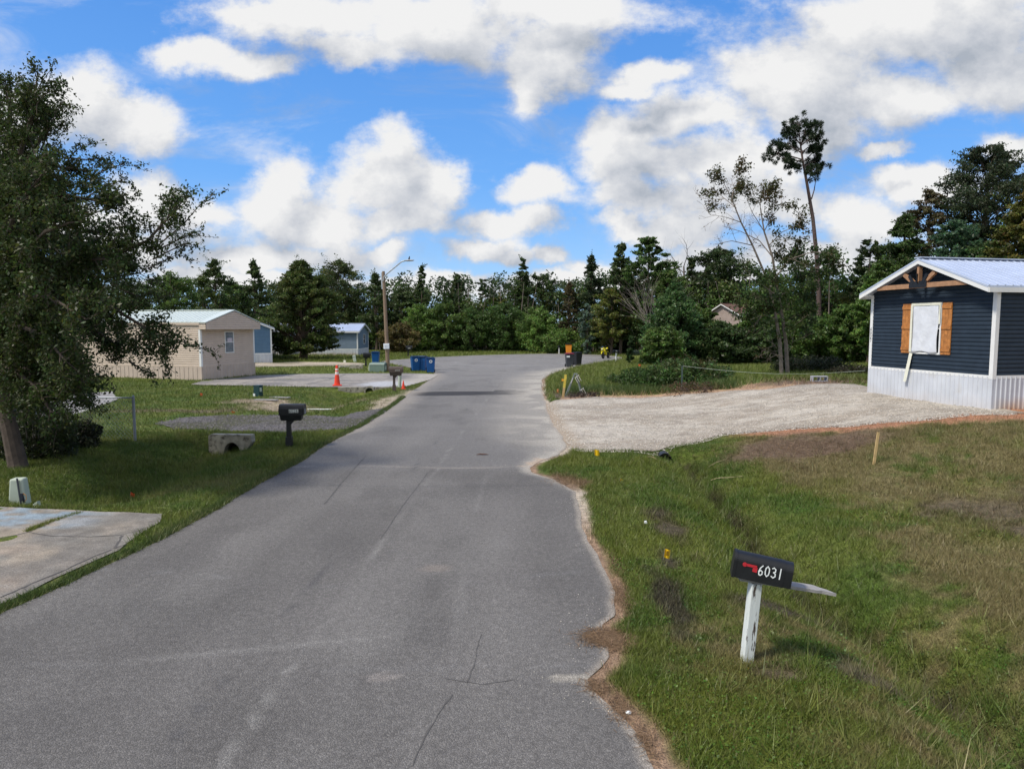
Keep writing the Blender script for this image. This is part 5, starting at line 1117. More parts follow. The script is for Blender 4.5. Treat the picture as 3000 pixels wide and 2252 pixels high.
L = [ # label, u, top, halfwidth, Y, kw
 ('dim tree behind the oak branch tip left of the beige roof', 372, 582, 50, 92, dict(prof='round', col=MG, seed=21)),
 ('broad dark tree at the left edge of the wood, partly behind the oak', 290, 600, 60, 90, dict(prof='round', col=DK, seed=20)),
 ('ragged pointed tree rising over the beige roof', 468, 556, 46, 84, dict(prof='ovoid', col=DK, seed=22, spikes=14, warm=OL)),
 ('tall narrow dark tree with a knobbly head left of the bushy cedar', 552, 556, 32, 86, dict(prof='ovoid', col=DK, seed=23, spikes=12)),
 ('low filling tree between the pointed and the knobbly headed ones', 510, 612, 40, 92, dict(prof='round', col=MG, seed=24)),
 ('wide tree with a domed crown right behind the bushy cedar', 736, 560, 56, 92, dict(prof='round', col=(.066, .088, .03), n=110, seed=25, z0f=.1, spikes=14, warm=OL)),
 ('spindly tree whose top shows just left of the lamp pole', 812, 588, 34, 88, dict(prof='ovoid', col=DK, seed=26, spikes=18, n=45)),
 ('dark shaggy tree just right of the lamp pole', 868, 622, 32, 88, dict(prof='round', col=DK, seed=27)),
 ('tall thin see-through tree right of the lamp head', 912, 571, 22, 88, dict(prof='ragged', col=DK, seed=28, n=34, spikes=12, tr=.12)),
 ('dark double topped tree above the middle of the far road', 988, 590, 34, 92, dict(prof='ragged', col=DK, seed=29, spikes=16)),
 ('slim dark spire right of the double topped tree', 1041, 600, 16, 92, dict(prof='column', col=DK, seed=30, n=30)),
 ('small olive dome low in the middle of the skyline', 1078, 640, 30, 88, dict(prof='round', col=OL, seed=31, n=40)),
 ('tall tree with a tufted head left of the orange bin', 1128, 553, 24, 87, dict(prof='ragged', col=DK, seed=32, spikes=10)),
 ('wide dusky tree spreading right of the tufted one', 1172, 590, 44, 88, dict(prof='round', col=DK, seed=33, spikes=18)),
 ('thin bristly tree between the dusky tree and the dark spruce', 1228, 606, 22, 84, dict(prof='cone', col=BR, seed=34, spikes=14, n=36)),
 ('dark spruce with a bare spire above the motorcycle', 1277, 548, 34, 80, dict(prof='cone', col=(.04, .062, .024), seed=35, spikes=8, flat=.4)),
 ('olive tree low beside the dark spruce', 1320, 622, 38, 74, dict(prof='round', col=OL, seed=36)),
 ('dark tall tree left half of the twin heads', 1340, 518, 36, 74, dict(prof='ovoid', col=DK, seed=37, n=80, tr=.2)),
 ('big leaved tree with the highest rounded head of the middle wood', 1398, 508, 50, 72, dict(prof='umbrella', col=(.062, .108, .028), seed=38, n=64, z0f=.3, size=.34, tr=.2, rk=.2)),
 ('leafy green tree below the highest rounded head', 1440, 580, 50, 70, dict(prof='round', col=MG, seed=39)),
 ('wide dark tree left of the pale bare oak', 1548, 532, 56, 72, dict(prof='round', col=(.045, .07, .025), seed=40, n=90, z0f=.25)),
 ('dark slim tree between the dead snag and the wide dark tree', 1490, 548, 28, 72, dict(prof='ovoid', col=DK, seed=47, n=40)),
 ('yellowish olive tree above the brown shingle roof', 1572, 600, 46, 73, dict(prof='round', col=(.11, .12, .03), seed=41, n=80)),
 ('tree behind the bare oak trunk over the brown roof', 1655, 592, 48, 72, dict(prof='round', col=MG, seed=42)),
 ('dark round tree at the foot of the tall pine', 1800, 602, 40, 74, dict(prof='round', col=DK, seed=43)),
 ('filling tree between the bare oak and the tall pine', 1728, 628, 42, 66, dict(prof='round', col=MG, seed=44)),
]
for lb, u, vt, hw, Y, k in L:
    k = dict(n=56, per=120, size=.30, z0f=.15, tr=.18, **{}) | k; tpx('tree', lb, u, vt, hw, Y, group=gT, **k)
gR = 'tall trees behind the navy home'
L = [('dark loose tree at the left end of the group behind the navy home', 1872, 508, 36, 62, dict(prof='round', col=DK, seed=51, n=70)),
 ('mid green tree filling the gap left of the navy home gable', 1905, 560, 50, 55, dict(prof='round', col=MG, seed=52, n=90)),
 ('green tree sloping up over the navy home roof peak', 1945, 452, 60, 58, dict(prof='ovoid', col=(.055, .09, .026), seed=53, n=110)),
 ('brownish thin crowned tree below the tallest dark one', 1998, 402, 44, 62, dict(prof='umbrella', col=BR, seed=54, n=56, z0f=.4, spikes=18)),
 ('tallest dark spreading tree behind the navy home', 2112, 306, 92, 60, dict(prof='umbrella', col=(.045, .062, .03), seed=55, n=130, z0f=.42, tr=.3, spikes=24, flat=.5, lob=.2)),
 ('blue green tree right under the tallest dark crown', 2050, 470, 60, 54, dict(prof='round', col=BG, seed=56, n=110)),
 ('yellowing tree at the right edge of the photo', 2210, 380, 72, 46, dict(prof='ovoid', col=(.10, .105, .025), seed=57, n=150, warm=(.2, .13, .02))),
 ('green tree standing low behind the metal roof ridge', 2125, 520, 70, 50, dict(prof='round', col=(.058, .098, .028), seed=58, n=110)),
 ('dark tree beyond the right edge shrub mass', 2290, 420, 70, 55, dict(prof='round', col=DK, seed=59, n=80)),
 ('olive leafy tree just left of the navy gable peak', 1880, 600, 34, 50, dict(prof='round', col=LG, seed=60, n=60))]
for lb, u, vt, hw, Y, k in L:
    k = dict(n=70, per=150, size=.26, z0f=.12, tr=.22) | k; tpx('tree', lb, u, vt, hw, Y, group=gR, **k)
gL = 'shrubs and young trees along the wood edge'
L = [('fresh green sapling shrub right of the grey blue home', 905, 655, 40, 84, dict(col=LG, seed=61)), ('rusty low bush right of the grey blue home end', 862, 700, 40, 80, dict(col=(.12, .10, .035), seed=62)),
 ('bright bush behind the far black mailbox', 960, 655, 42, 84, dict(col=MG, seed=63)), ('rounded green bush left of the far road middle', 1015, 668, 44, 84, dict(col=(.07, .12, .032), seed=64)),
 ('large green thicket above the road end', 1090, 655, 52, 84, dict(col=(.072, .125, .034), seed=65, n=90)), ('thicket left of the orange bin', 1160, 665, 46, 82, dict(col=LG, seed=66, n=80)),
 ('low sprawling bramble behind the orange bin', 1210, 715, 60, 80, dict(col=LG, seed=67)), ('silvery leaved shrub over the orange bin', 1268, 655, 18, 76, dict(col=(.13, .19, .14), seed=68, n=26)),
 ('olive bush behind the motorcycle', 1345, 640, 50, 82, dict(col=OL, seed=69, n=80)), ('dark drooping shrub right behind the motorcycle', 1330, 694, 46, 79, dict(col=(.036, .06, .024), seed=70)),
 ('light green pine sapling group above the white mailbox post', 1455, 612, 62, 56, dict(col=(.066, .12, .04), seed=71, n=150, prof='ovoid', multi=3)), ('bushy undergrowth right of the white mailbox post', 1430, 706, 38, 53, dict(col=MG, seed=72, n=100)),
 ('dark bush left of the bare oak trunk', 1560, 700, 56, 55, dict(col=(.05, .084, .026), seed=73, n=110)), ('slender green shrub hiding the left half of the tan house gable', 1530, 664, 26, 57, dict(col=MG, seed=80, n=50)), ('leafy young tree in front of the brown shingle roof', 1636, 648, 34, 56, dict(col=LG, seed=81, n=70)),
 ('leafy shrub at the left of the tan house gable', 1500, 660, 46, 58, dict(col=MG, seed=74, n=90)),
 ('bright shrub right of the bare oak trunk', 1770, 690, 60, 55, dict(col=(.075, .125, .03), seed=75, n=120)), ('mid green shrub below the brown roof', 1640, 706, 50, 55, dict(col=(.058, .095, .03), seed=76, n=100)),
 ('tall shrub left of the navy home corner', 1835, 660, 52, 53, dict(col=(.08, .135, .032), seed=77, n=120)), ('shrub mass between bare oak and navy home', 1705, 672, 46, 58, dict(col=MG, seed=78, n=90)),
 ('small bottle brush pine seedling right of the motorcycle', 1362, 728, 8, 56, dict(col=(.05, .09, .03), seed=79, n=20, prof='cone', tr=.03))]
for lb, u, vt, hw, Y, k in L:
    k = dict(prof='round', n=60, per=130, size=.26, z0f=.0, tr=.07, multi=2, spikes=8, flat=.8) | k; tpx('shrub', lb, u, vt, hw, Y, group=gL, cat='shrub', **k)
# the mass of wood behind and under all of them
rs = np.random.RandomState(90)
edge = [(-75, 92), (-40, 93), (-20, 88), (-8, 86), (4, 84), (12, 80), (16, 72), (20, 66), (27, 61), (34, 60), (44, 58), (70, 56)]
ex = np.array([e_[0] for e_ in edge], float); ey = np.array([e_[1] for e_ in edge], float)
def mass(n, x0, x1, back, zlo, zhi, per, size, col, warm):
    x = rs.uniform(x0, x1, n); y = np.interp(x, ex, ey) + 1.5 + back * rs.rand(n) + 2.0 * fbm(x, x * 0, .2, 2, 91)
    top = zlo + (zhi - zlo) * fbm(x, x * 0, .22, 3, 92); z = top * rs.rand(n) ** .8; r = .6 + .9 * rs.rand(n)
    return clumpleaves(np.c_[x, y, z + .2, r], per, size, col, rs, .75, .5, .45, warm)
parts = [mass(1700, -75, 70, 3.5, 5.5, 9.0, 85, .34, (.072, .116, .032), (.125, .135, .035)), mass(1200, -75, 70, 1.2, 1.5, 5.0, 80, .30, (.084, .142, .038), (.15, .12, .045)), mass(1100, -75, 70, 10, 8.0, 10.5, 70, .42, (.05, .078, .028), None)]
o = 0; Vs, Fs, Cs = [], [], []
for V, F, c in parts: Vs.append(V); Fs.append(F + o); Cs.append(c); o += len(V)
tag(npmesh('woodland', np.concatenate(Vs), np.concatenate(Fs), np.concatenate(Cs), leaf_m), 'dense mixed wood closing the view behind the circle and the lots', 'wood', kind='stuff')
t = MB()
for i in range(220):
    x = rs.uniform(-60, 50); y = float(np.interp(x, ex, ey)) + 1 + 6 * rs.rand(); hh = 5 + 4 * rs.rand(); t.tube([(x, y, -.2), (x + .3 * rs.randn(), y, hh * .5), (x + .5 * rs.randn(), y, hh)], [.09, .07, .02], 5, False)
tag(t.build('woodland_stems', gbark_m), 'thin grey stems standing among the dense wood', 'tree trunks', kind='stuff')

# branching skeletons for the bare oak, the tall pine and the near oak
def limb(t, p, d, L_, r0, depth, rng, tips, up=.1, spread=.5, n=5, keep=None):
    p = Vector(p); d = Vector(d).normalized(); P = [p.copy()]; rad = [r0]; nodes = []
    for i in range(n):
        d = (d + Vector((rng.gauss(0, .13), rng.gauss(0, .13), rng.gauss(0, .10) + up * .15))).normalized(); p = p + d * (L_ / n); P.append(p.copy()); rad.append(max(.004, r0 * (1 - .75 * (i + 1) / n))); nodes.append((p.copy(), d.copy(), rad[-1]))
    t.tube(P, rad, 6 if r0 > .04 else 4, False)
    if depth == 0: tips.append((P, d)); return
    for (q, dd, rr_) in nodes[1:]:
        for _ in range(1 if rng.random() < .6 else 2):
            a = dd.orthogonal().normalized(); a.rotate(Matrix.Rotation(rng.uniform(0, 2 * math.pi), 3, dd)); nd = (dd * (1 - spread) + a * spread).normalized()
            limb(t, q, nd, L_ * rng.uniform(.38, .6), rr_ * .62, depth - 1, rng, tips, up, spread, n, keep)
    tips.append((P[-3:], d))
def dleaves(tips, per, size, col, rs, prob=1.0, spread=.12, aspect=.55, warm=None, tint=.35):
    pts = []; cs = []
    for P, d in tips:
        if rs.rand() > prob: continue
        k = rs.rand(per) * (len(P) - 1.001); i = k.astype(int); f = (k - i)[:, None]; A_ = np.array([tuple(p) for p in P]); q = A_[i] * (1 - f) + A_[i + 1] * f
        pts.append(q + rs.randn(per, 3) * spread); c = np.array(col) * (1 + .3 * (rs.rand() * 2 - 1)); 
        if warm is not None and rs.rand() < .25: c = c * .4 + np.array(warm) * .6
        cs.append(np.repeat(c[None], per, 0))
    return leaves(np.concatenate(pts), size, np.concatenate(cs), rs, aspect, .3, tint)
def merge(parts):
    o = 0; Vs, Fs, Cs = [], [], []
    for V, F, c in parts: Vs.append(V); Fs.append(F + o); Cs.append(c); o += len(V)
    return np.concatenate(Vs), np.concatenate(Fs), np.concatenate(Cs)
# --- half bare oak on the right lot
YO = 39.0; ob = atD(1693, 815, YO); oz = H(ob[0], YO); ok = empty('oak_tree', (ob[0], YO, oz), 0, 'half bare twin stemmed oak with pale branches between field and limestone drive', 'tree')
def lo(u, v, dy=0): q = atD(u, v, YO + dy); return Vector((q[0] - ob[0], dy, q[2] - oz))
rng = random.Random(12); t = MB(); tips = []; tl = []
def path(pts, r0, r1, n=8): t.tube(pts, list(np.linspace(r0, r1, len(pts))), n, False)
s1 = [lo(1688, 818), lo(1684, 740), lo(1676, 690), lo(1668, 650), lo(1655, 600, .3)]; s2 = [lo(1701, 816, .2), lo(1697, 740, .3), lo(1690, 690, .3), lo(1676, 610, .2), lo(1668, 555), lo(1650, 500), lo(1642, 450)]
path(s1, .12, .06); path(s2, .125, .03)
b1 = [lo(1655, 600, .3), lo(1625, 530, .2), lo(1600, 480), lo(1580, 430, -.3), lo(1560, 390, -.5)]; path(b1, .065, .015)
main = [([lo(1668, 555), lo(1640, 520, .5), lo(1600, 500, .6), lo(1560, 488, .8)], .05, 0), ([lo(1600, 480), lo(1570, 470, -.6), lo(1530, 462, -1)], .035, 0), ([lo(1590, 450), lo(1560, 425, .5), lo(1535, 405, .8)], .035, 1), ([lo(1625, 530), lo(1580, 520, -.8), lo(1540, 528, -1.3)], .04, 0), ([lo(1580, 430), lo(1585, 405, .5), lo(1578, 385, .8)], .03, 1),
        ([lo(1560, 430), lo(1530, 430, .3), lo(1506, 427)], .025, 0), ([lo(1650, 500), lo(1665, 470, .6), lo(1690, 440, 1)], .04, 1), ([lo(1650, 500), lo(1625, 460, -.6), lo(1612, 430, -1)], .035, 0), ([lo(1660, 530), lo(1690, 500, -.5), lo(1725, 485, -1)], .04, 1),
        ([lo(1674, 600), lo(1705, 560, -.6), lo(1750, 545, -1.2), lo(1795, 545, -1.6)], .06, 2), ([lo(1672, 585), lo(1720, 555, .8), lo(1770, 575, 1.2)], .05, 2), ([lo(1642, 450), lo(1640, 425), lo(1648, 410)], .03, 1), ([lo(1678, 640), lo(1640, 610, -.8), lo(1600, 590, -1.4)], .05, 2), ([lo(1680, 640), lo(1720, 620, .8), lo(1755, 610, 1)], .05, 2), ([lo(1682, 690), lo(1650, 680, -.6), lo(1620, 690, -1)], .03, 2), ([lo(1690, 700), lo(1720, 690, .5), lo(1740, 700, 1)], .03, 2),
        ([lo(1692, 780), lo(1672, 765, -.5), lo(1655, 758, -.8)], .015, 0), ([lo(1692, 770), lo(1676, 750, -.5), lo(1664, 735, -.8)], .015, 0), ([lo(1700, 770), lo(1712, 735, -.3), lo(1716, 700, -.4)], .018, 0), ([lo(1684, 640), lo(1640, 640, .5), lo(1610, 655, .8)], .04, 2)]
for P, r_, lf in main:
    r_ = r_ * .7; path(P, r_, r_ * .3, 6); tp = []
    for i in range(1, len(P)):
        for _ in range(4 if lf else 3):
            d = (P[i] - P[i - 1]).normalized(); a = d.orthogonal(); a.rotate(Matrix.Rotation(rng.uniform(0, 6.3), 3, d)); limb(t, P[i - 1].lerp(P[i], rng.random()), (d + a * .9), rng.uniform(.5, 1.1) * (1.2 if lf == 2 else 1), .014, 1, rng, tp, .1, .5, 4)
    (tl if lf else tips).extend([(q, lf) for q in tp])
for i in range(1, len(b1)):
    for _ in range(4): d = (b1[i] - b1[i - 1]).normalized(); a = d.orthogonal(); a.rotate(Matrix.Rotation(rng.uniform(0, 6.3), 3, d)); tp = []; limb(t, b1[i - 1].lerp(b1[i], rng.random()), d + a, rng.uniform(.5, 1.0), .014, 1, rng, tp, .1, .5, 4)
t.build('trunk', mat('pale_oak_bark', (.22, .18, .15), .9, var=.3, vscale=5, bump=.006), ok)
rs = np.random.RandomState(13); lowc = np.array([[*lo(u, v, dy), rr2] for u, v, dy, rr2 in [(1640,630,.3,.8),(1665,655,-.4,.7),(1700,640,.4,.8),(1725,660,0,.8),(1650,690,.5,.7),(1720,700,-.4,.6),(1695,610,0,.7),(1740,620,.5,.7),(1620,660,0,.6),(1672,720,.4,.5),(1760,590,-.5,.6),(1780,560,-.8,.5),(1705,560,.3,.5),(1655,612,0,.5)]])
npmesh('crown', *merge([clumpleaves(lowc, 320, .15, (.075, .115, .032), rs, .7, spray=1.4),dleaves([q for q, l in tl if l == 2], 44, .16, (.055, .092, .026), rs, .62, .14, warm=(.07, .05, .02)), dleaves([q for q, l in tl if l == 1], 44, .14, (.075, .08, .028), rs, .5, .12, warm=(.10, .055, .02)), dleaves([q for q, l in tips], 4, .11, (.08, .05, .025), rs, .15, .08)]), leaf_m, ok)
# --- tall longleaf pine
YP = 60.0; pb_ = atD(1770, 700, YP); pz = H(pb_[0], YP); pn = empty('pine_tree', (pb_[0], YP, pz), 0, 'very tall slender pine with a small tufted crown high above the wood', 'tree')
def lp_(u, v, dy=0): q = atD(u, v, YP + dy); return Vector((q[0] - pb_[0], dy, q[2] - pz))
t = MB(); t.tube([Vector((.12, 0, -.3)), lp_(1768, 640), lp_(1764, 560), lp_(1755, 470), lp_(1743, 400), lp_(1733, 345), lp_(1728, 310), lp_(1726, 285)], [.23, .20, .18, .15, .12, .09, .06, .03], 9)
tufts = []
PB = [((1733,345),(1700,335),(1668,328)), ((1735,350),(1712,345),(1690,342)), ((1730,330),(1705,315),(1680,318)), ((1728,312),(1710,290),(1697,275)), ((1728,310),(1725,280),(1722,262)), ((1728,312),(1745,285),(1755,272)), ((1728,315),(1750,300),(1768,295)),
      ((1735,350),(1750,335),(1770,315)), ((1737,360),(1752,350),(1764,348)), ((1742,392),(1755,375),(1764,362)), ((1752,430),(1758,410),(1762,385)), ((1730,325),(1712,312),(1698,310)), ((1729,318),(1735,295),(1738,280)), ((1730,330),(1745,318),(1758,320)), ((1740,380),(1748,368),(1752,372)), ((1733,345),(1720,350),(1712,358))]
rng = random.Random(5)
for i, (a_, b_, c_) in enumerate(PB):
    dy = rng.uniform(-1.3, 1.3); P = [lp_(*a_), lp_(*b_, dy * .6), lp_(*c_, dy)]; t.tube(P, [.06, .045, .02], 5, False)
    if i == 10: tufts.append((P[2], .5)); continue
    for _ in range(13):
        q = P[1].lerp(P[2], rng.uniform(.25, 1.15)) + Vector((rng.gauss(0, .42), rng.gauss(0, .42), rng.gauss(0, .30))); tufts.append((q, rng.uniform(.28, .5))); t.tube([P[1].lerp(P[2], .5), q], [.02, .008], 4, False)
t.build('trunk', pine_m, pn)
rs = np.random.RandomState(15); cl = np.array([[*q, r_] for q, r_ in tufts]); k = np.repeat(np.arange(len(cl)), 75); d = rs.randn(len(k), 3); d /= np.linalg.norm(d, axis=1)[:, None]
P = cl[k, :3] + d * cl[k, 3:4] * .45; L_n = cl[k, 3] * .8; b = np.cross(d, rs.randn(len(k), 3)); b /= np.linalg.norm(b, axis=1)[:, None] + 1e-9
V = np.stack([P - d * L_n[:, None] * .5, P + b * .026, P + d * L_n[:, None] * .5, P - b * .022], 1).reshape(-1, 3); c = np.repeat(np.array([.026, .046, .018]) * (1 + .5 * (rs.rand(len(k), 1) - .5)), 4, 0)
npmesh('crown', V, np.arange(len(V)).reshape(-1, 4), c, leaf_m, pn)
# --- dead snag and dead bush
for nm, lb, u, vb_, vt, Y, n_, L0, seed in (('dead_tree', 'leafless pale snag above the middle wood', 1475, 640, 492, 74, 1, 4.2, 3), ('dead_bush', 'dead grey brush of bare upright twigs left of the pine saplings', 1425, 720, 606, 60, 14, 3.2, 4)):
    q = atD(u, vb_, Y); top = atD(u, vt, Y)[2]; z0_ = H(q[0], Y); r = empty(nm, (q[0], Y, z0_), 0, lb, 'dead tree'); t = MB(); rng = random.Random(seed); tp = []; hh = top - z0_
    for i in range(n_):
        if n_ == 1: t.tube([(0, 0, -.2), (.1, 0, hh * .55), (0, 0, hh * .7)], [.16, .12, .08], 6); [limb(t, (0, 0, hh * (.5 + .05 * j)), (rng.gauss(0, .6), rng.gauss(0, .6), 1), 3.2, .05, 1, rng, tp, .3, .45, 5) for j in range(5)]
        else: a_ = rng.uniform(-1, 1); limb(t, (a_ * .9, rng.gauss(0, .3), hh * .35), (a_ * .55 - .25, rng.gauss(0, .2), 1), hh * .62, .045, 1, rng, tp, .2, .35, 5)
    if n_ > 1: t.tube([(0, 0, -.2), (0, 0, hh * .45)], [.12, .08], 6)
    t.build('branches', dead_m, r)
# --- the big oak at the left
YN = 15.4; nb_ = G(52, 1368); nz = H(nb_[0], nb_[1]); near = empty('oak_tree', (nb_[0], nb_[1], nz), 0, 'large dark oak with drooping leafy branches filling the left edge', 'tree')
def ln(u, v, dy=0): q = atD(u, v, float(nb_[1]) + dy); return Vector((q[0] - nb_[0], dy, q[2] - nz))
t = MB(); rng = random.Random(21)
t.tube([(.03, 0, -.3), ln(38, 1000), ln(22, 930), ln(5, 860), ln(-15, 780), ln(-30, 700), ln(-30, 600), ln(-20, 500), ln(-10, 380)], [.26, .19, .165, .15, .14, .12, .10, .07, .03], 12)
tips = []
NEAR_LIMBS = SP = [((-20,760),(60,700,-.6),(150,740,-1.2),(230,830,-1.6)), ((-25,730),(80,660,.5),(200,700,.8),(300,760,1.0)), ((-30,700),(100,620,-.8),(220,640,-1.4),(330,700,-1.2),(400,745,-1.2)), ((-30,690),(120,590,.8),(250,600,1.2),(330,590,1.4)),
      ((-30,660),(100,560,-.5),(240,560,-.8),(350,520,-1.0),(425,445,-1.0)), ((-30,640),(80,520,.6),(200,500,1.2),(290,505,1.6)), ((-25,600),(60,460,-.8),(160,420,-1.4),(260,440,-1.6)), ((-20,560),(60,400,.5),(140,360,.8),(240,368,.9)),
      ((-15,500),(40,340,-.3),(70,250,-.5),(80,170,-.5)), ((-10,450),(20,300,.8),(20,230,1.0),(10,190,1.2)), ((-15,480),(70,330,.3),(110,270,.4),(118,245,.4)), ((-30,700),(40,640,-2),(110,640,-3),(200,690,-3.4)), ((-30,640),(40,560,-2),(100,500,-3),(160,480,-3.2)), ((-20,780),(30,800,-1.2),(80,840,-1.8),(120,890,-2)), ((-30,700),(60,740,1.6),(160,800,2.4),(240,860,2.8)),
      ((-25,600),(50,500,1.5),(120,440,2.4),(170,400,2.8)), ((-40,600),(-100,500,0),(-180,450,.5)), ((-40,500),(-90,380,0),(-140,300,-.5)), ((-30,420),(-60,300,.5),(-60,200,.8)), ((-30,640),(0,560,-1.6),(40,440,-2.4),(90,380,-2.6)), ((-30,680),(60,680,2),(140,660,3),(220,640,3.4)), ((-30,700),(60,600,1),(180,560,2.2),(280,560,2.6)), ((-25,740),(60,760,-.3),(140,800,-.4),(200,870,-.2)), ((-20,760),(50,840,.6),(110,890,.8),(150,930,1.0)),((-30,700),(30,700,-1),(90,720,-2),(150,780,-2.6)),((-30,640),(40,620,.2),(130,640,.4),(230,680,.2)),((-30,600),(20,500,-1),(60,420,-1.8),(100,330,-2)),((-30,650),(100,640,2.6),(180,720,3),(260,720,3)),((-30,700),(60,680,.6),(120,740,1),(180,790,1.2)),((-30,560),(40,520,.8),(110,510,1),(190,540,1.2)),((-30,520),(20,420,.8),(50,330,1),(60,260,1.2)),((-30,620),(90,620,-1.6),(170,560,-2),(250,560,-2.2)),((-30,720),(20,760,-.6),(70,810,-1),(60,860,-1.2))]
for sp in SP:
    sp = tuple((p[0] - max(0, p[0] - 90) * (.12 if 420 < p[1] < 800 else .34), p[1], p[2] if len(p) > 2 else 0) for p in sp)
    P = [ln(*p) for p in sp]; n = len(P); t.tube(P, list(np.linspace(.075, .014, n)), 6, False); tot = 0
    for i in range(1, n):
        L_ = (P[i] - P[i - 1]).length; d = (P[i] - P[i - 1]).normalized(); kk = int(L_ * 12.0)
        for _ in range(kk):
            a = d.orthogonal().normalized(); a.rotate(Matrix.Rotation(rng.uniform(0, 6.3), 3, d)); f = (i + rng.random()) / n
            limb(t, P[i - 1].lerp(P[i], rng.random()), d * .8 + a * .8 + Vector((0, 0, .05)), rng.uniform(.3, .78) * (1.15 - .45 * f), .012, 1, rng, tips, .05, .5, 4)
far_tips = []
for sp in [((60,290),(70,215),(111,149)),((25,300),(25,230),(40,172)),((60,270),(80,225),(107,199)),((90,320),(110,270),(133,226)),((120,380),(160,330),(193,311)),((170,400),(230,365),(290,359)),((180,430),(230,400),(282,396)),((180,470),(230,450),(277,429)),((200,520),(240,500),(272,489)),
           ((330,540),(400,480),(455,424)),((340,520),(350,480),(353,448)),((340,540),(390,515),(430,509)),((330,560),(380,535),(423,530)),((320,580),(360,560),(398,553)),((330,720),(400,745),(460,764)),((280,780),(310,800),(332,816)),((340,740),(355,775),(362,807)),((250,620),(300,640),(345,640)),((80,350),(60,280),(60,215)),((0,350),(-5,260),(5,190)),((140,340),(190,345),(235,350))]:
    P = [ln(*p, -.3 + .5 * math.sin(p[0])) for p in sp]; P = [P[0], P[0].lerp(P[1], .5), P[1], P[1].lerp(P[2], .5) + Vector((0, 0, .05)), P[2]]; t.tube(P, [.018, .015, .012, .008, .004], 5, False); far_tips.append((P, None)); far_tips.append((P, None)); far_tips.append((P[2:], None))
    for i in range(1, 5):
        for _ in range(3): limb(t, P[i], (P[i] - P[i - 1]).normalized() * .8 + Vector((rng.gauss(0, .5), rng.gauss(0, .5), rng.gauss(0, .5))), rng.uniform(.22, .42), .006, 0, rng, far_tips, .05, .5, 3)
t.build('trunk', mat('dark_oak_bark', (.085, .065, .052), .9, var=.3, vscale=6, bump=.01, bscale=14), near)
rs = np.random.RandomState(22); print('near oak tips', len(tips))
npmesh('crown', *merge([dleaves(far_tips, 16, .065, (.048, .074, .021), rs, 1, .035, .5), dleaves(tips, 26, .072, (.048, .074, .021), rs, 1, .07, .5, warm=(.07, .085, .02))]), leaf_m, near)
# weeds, seedlings and brush
def bush(name, label, c, Rr, hh, n, per, size, col, seed, cat='weeds', group=None, sticks=10, warm=None):
    rs = np.random.RandomState(seed); r = empty(name, (c[0], c[1], H(c[0], c[1])), 0, label, cat, group)
    a = rs.rand(n) * 6.28; q = np.sqrt(rs.rand(n)) * Rr; cl = np.c_[np.cos(a) * q, np.sin(a) * q * .8, hh * rs.rand(n) * (1 - .5 * (q / Rr) ** 2), np.full(n, Rr * .22)]
    npmesh('foliage', *clumpleaves(cl, per, size, col, rs, .9, .35, .4, warm=warm), leaf_m, r)
    t = MB()
    for i in range(sticks): a_ = rs.rand() * 6.28; x, y = math.cos(a_) * Rr * .5, math.sin(a_) * Rr * .5; t.tube([(x * .5, y * .5, -.05), (x, y, hh * .6), (x * 1.3, y * 1.3, hh * (.9 + .3 * rs.rand()))], [.012, .008, .003], 4, False)
    t.build('stems', dead_m, r); return r
for i, (u, v, Rr, hh, col, lb) in enumerate([(70, 985, 1.0, .9, (.03, .04, .016), 'dark tangled weeds around the foot of the near oak'), (150, 965, .8, .8, (.018, .024, .011), 'dark scrub under the oak right of its trunk'), (60, 915, 1.0, .9, (.018, .026, .011), 'tall shaded scrub behind the oak trunk'), (-40, 960, 1.4, 1.6, (.016, .024, .010), 'dark shrubs past the left picture edge')]):
    a = GD(u, v); bush('undergrowth', lb, a, Rr, hh, 50, 130, .10, col, 100 + i, sticks=24)
a = G(2010, 1128); bush('weed_clump', 'rank weeds around the steel T post', a, 2.0, 1.15, 110, 130, .16, (.055, .10, .026), 110, warm=(.07, .05, .02))
a = G(1925, 1128); bush('weed_clump', 'tall grassy weeds left of the steel T post', a, 1.8, .85, 80, 130, .16, (.05, .085, .022), 111)
a = G(1850, 1122); bush('weed_clump', 'lower weeds between the sign stand and the T post weeds', a, 1.5, .4, 40, 100, .14, (.04, .065, .018), 112)
a = G(1925, 1070); bush('weed_clump', 'leafy weeds in front of the pine saplings by the circle', (a[0] + .9, a[1]), 2.2, .9, 60, 130, .20, (.034, .062, .018), 113)
a = G(2390, 1090); bush('brush_pile', 'dark heap of cut brush right of the bare oak', (a[0], a[1] + .5), 2.2, .8, 70, 110, .16, (.022, .03, .012), 114, 'brush pile', sticks=40)
a = G(2500, 1100); bush('brush_pile', 'low tail of dry brush next to the cinder block', (a[0] + .3, a[1]), 1.8, .4, 40, 90, .15, (.03, .028, .014), 115, 'brush pile', sticks=30)
a = G(2030, 1146); bush('brush_pile', 'rust brown dead leaves heaped at the steel T post', (a[0], a[1] - .2), 1.3, .25, 30, 70, .10, (.09, .058, .035), 116, 'brush pile', sticks=14)
a = G(1700, 1160); bush('debris', 'dark sticks and debris under the folding sign stand', a, .8, .12, 20, 60, .08, (.05, .035, .028), 117, 'debris', sticks=16)

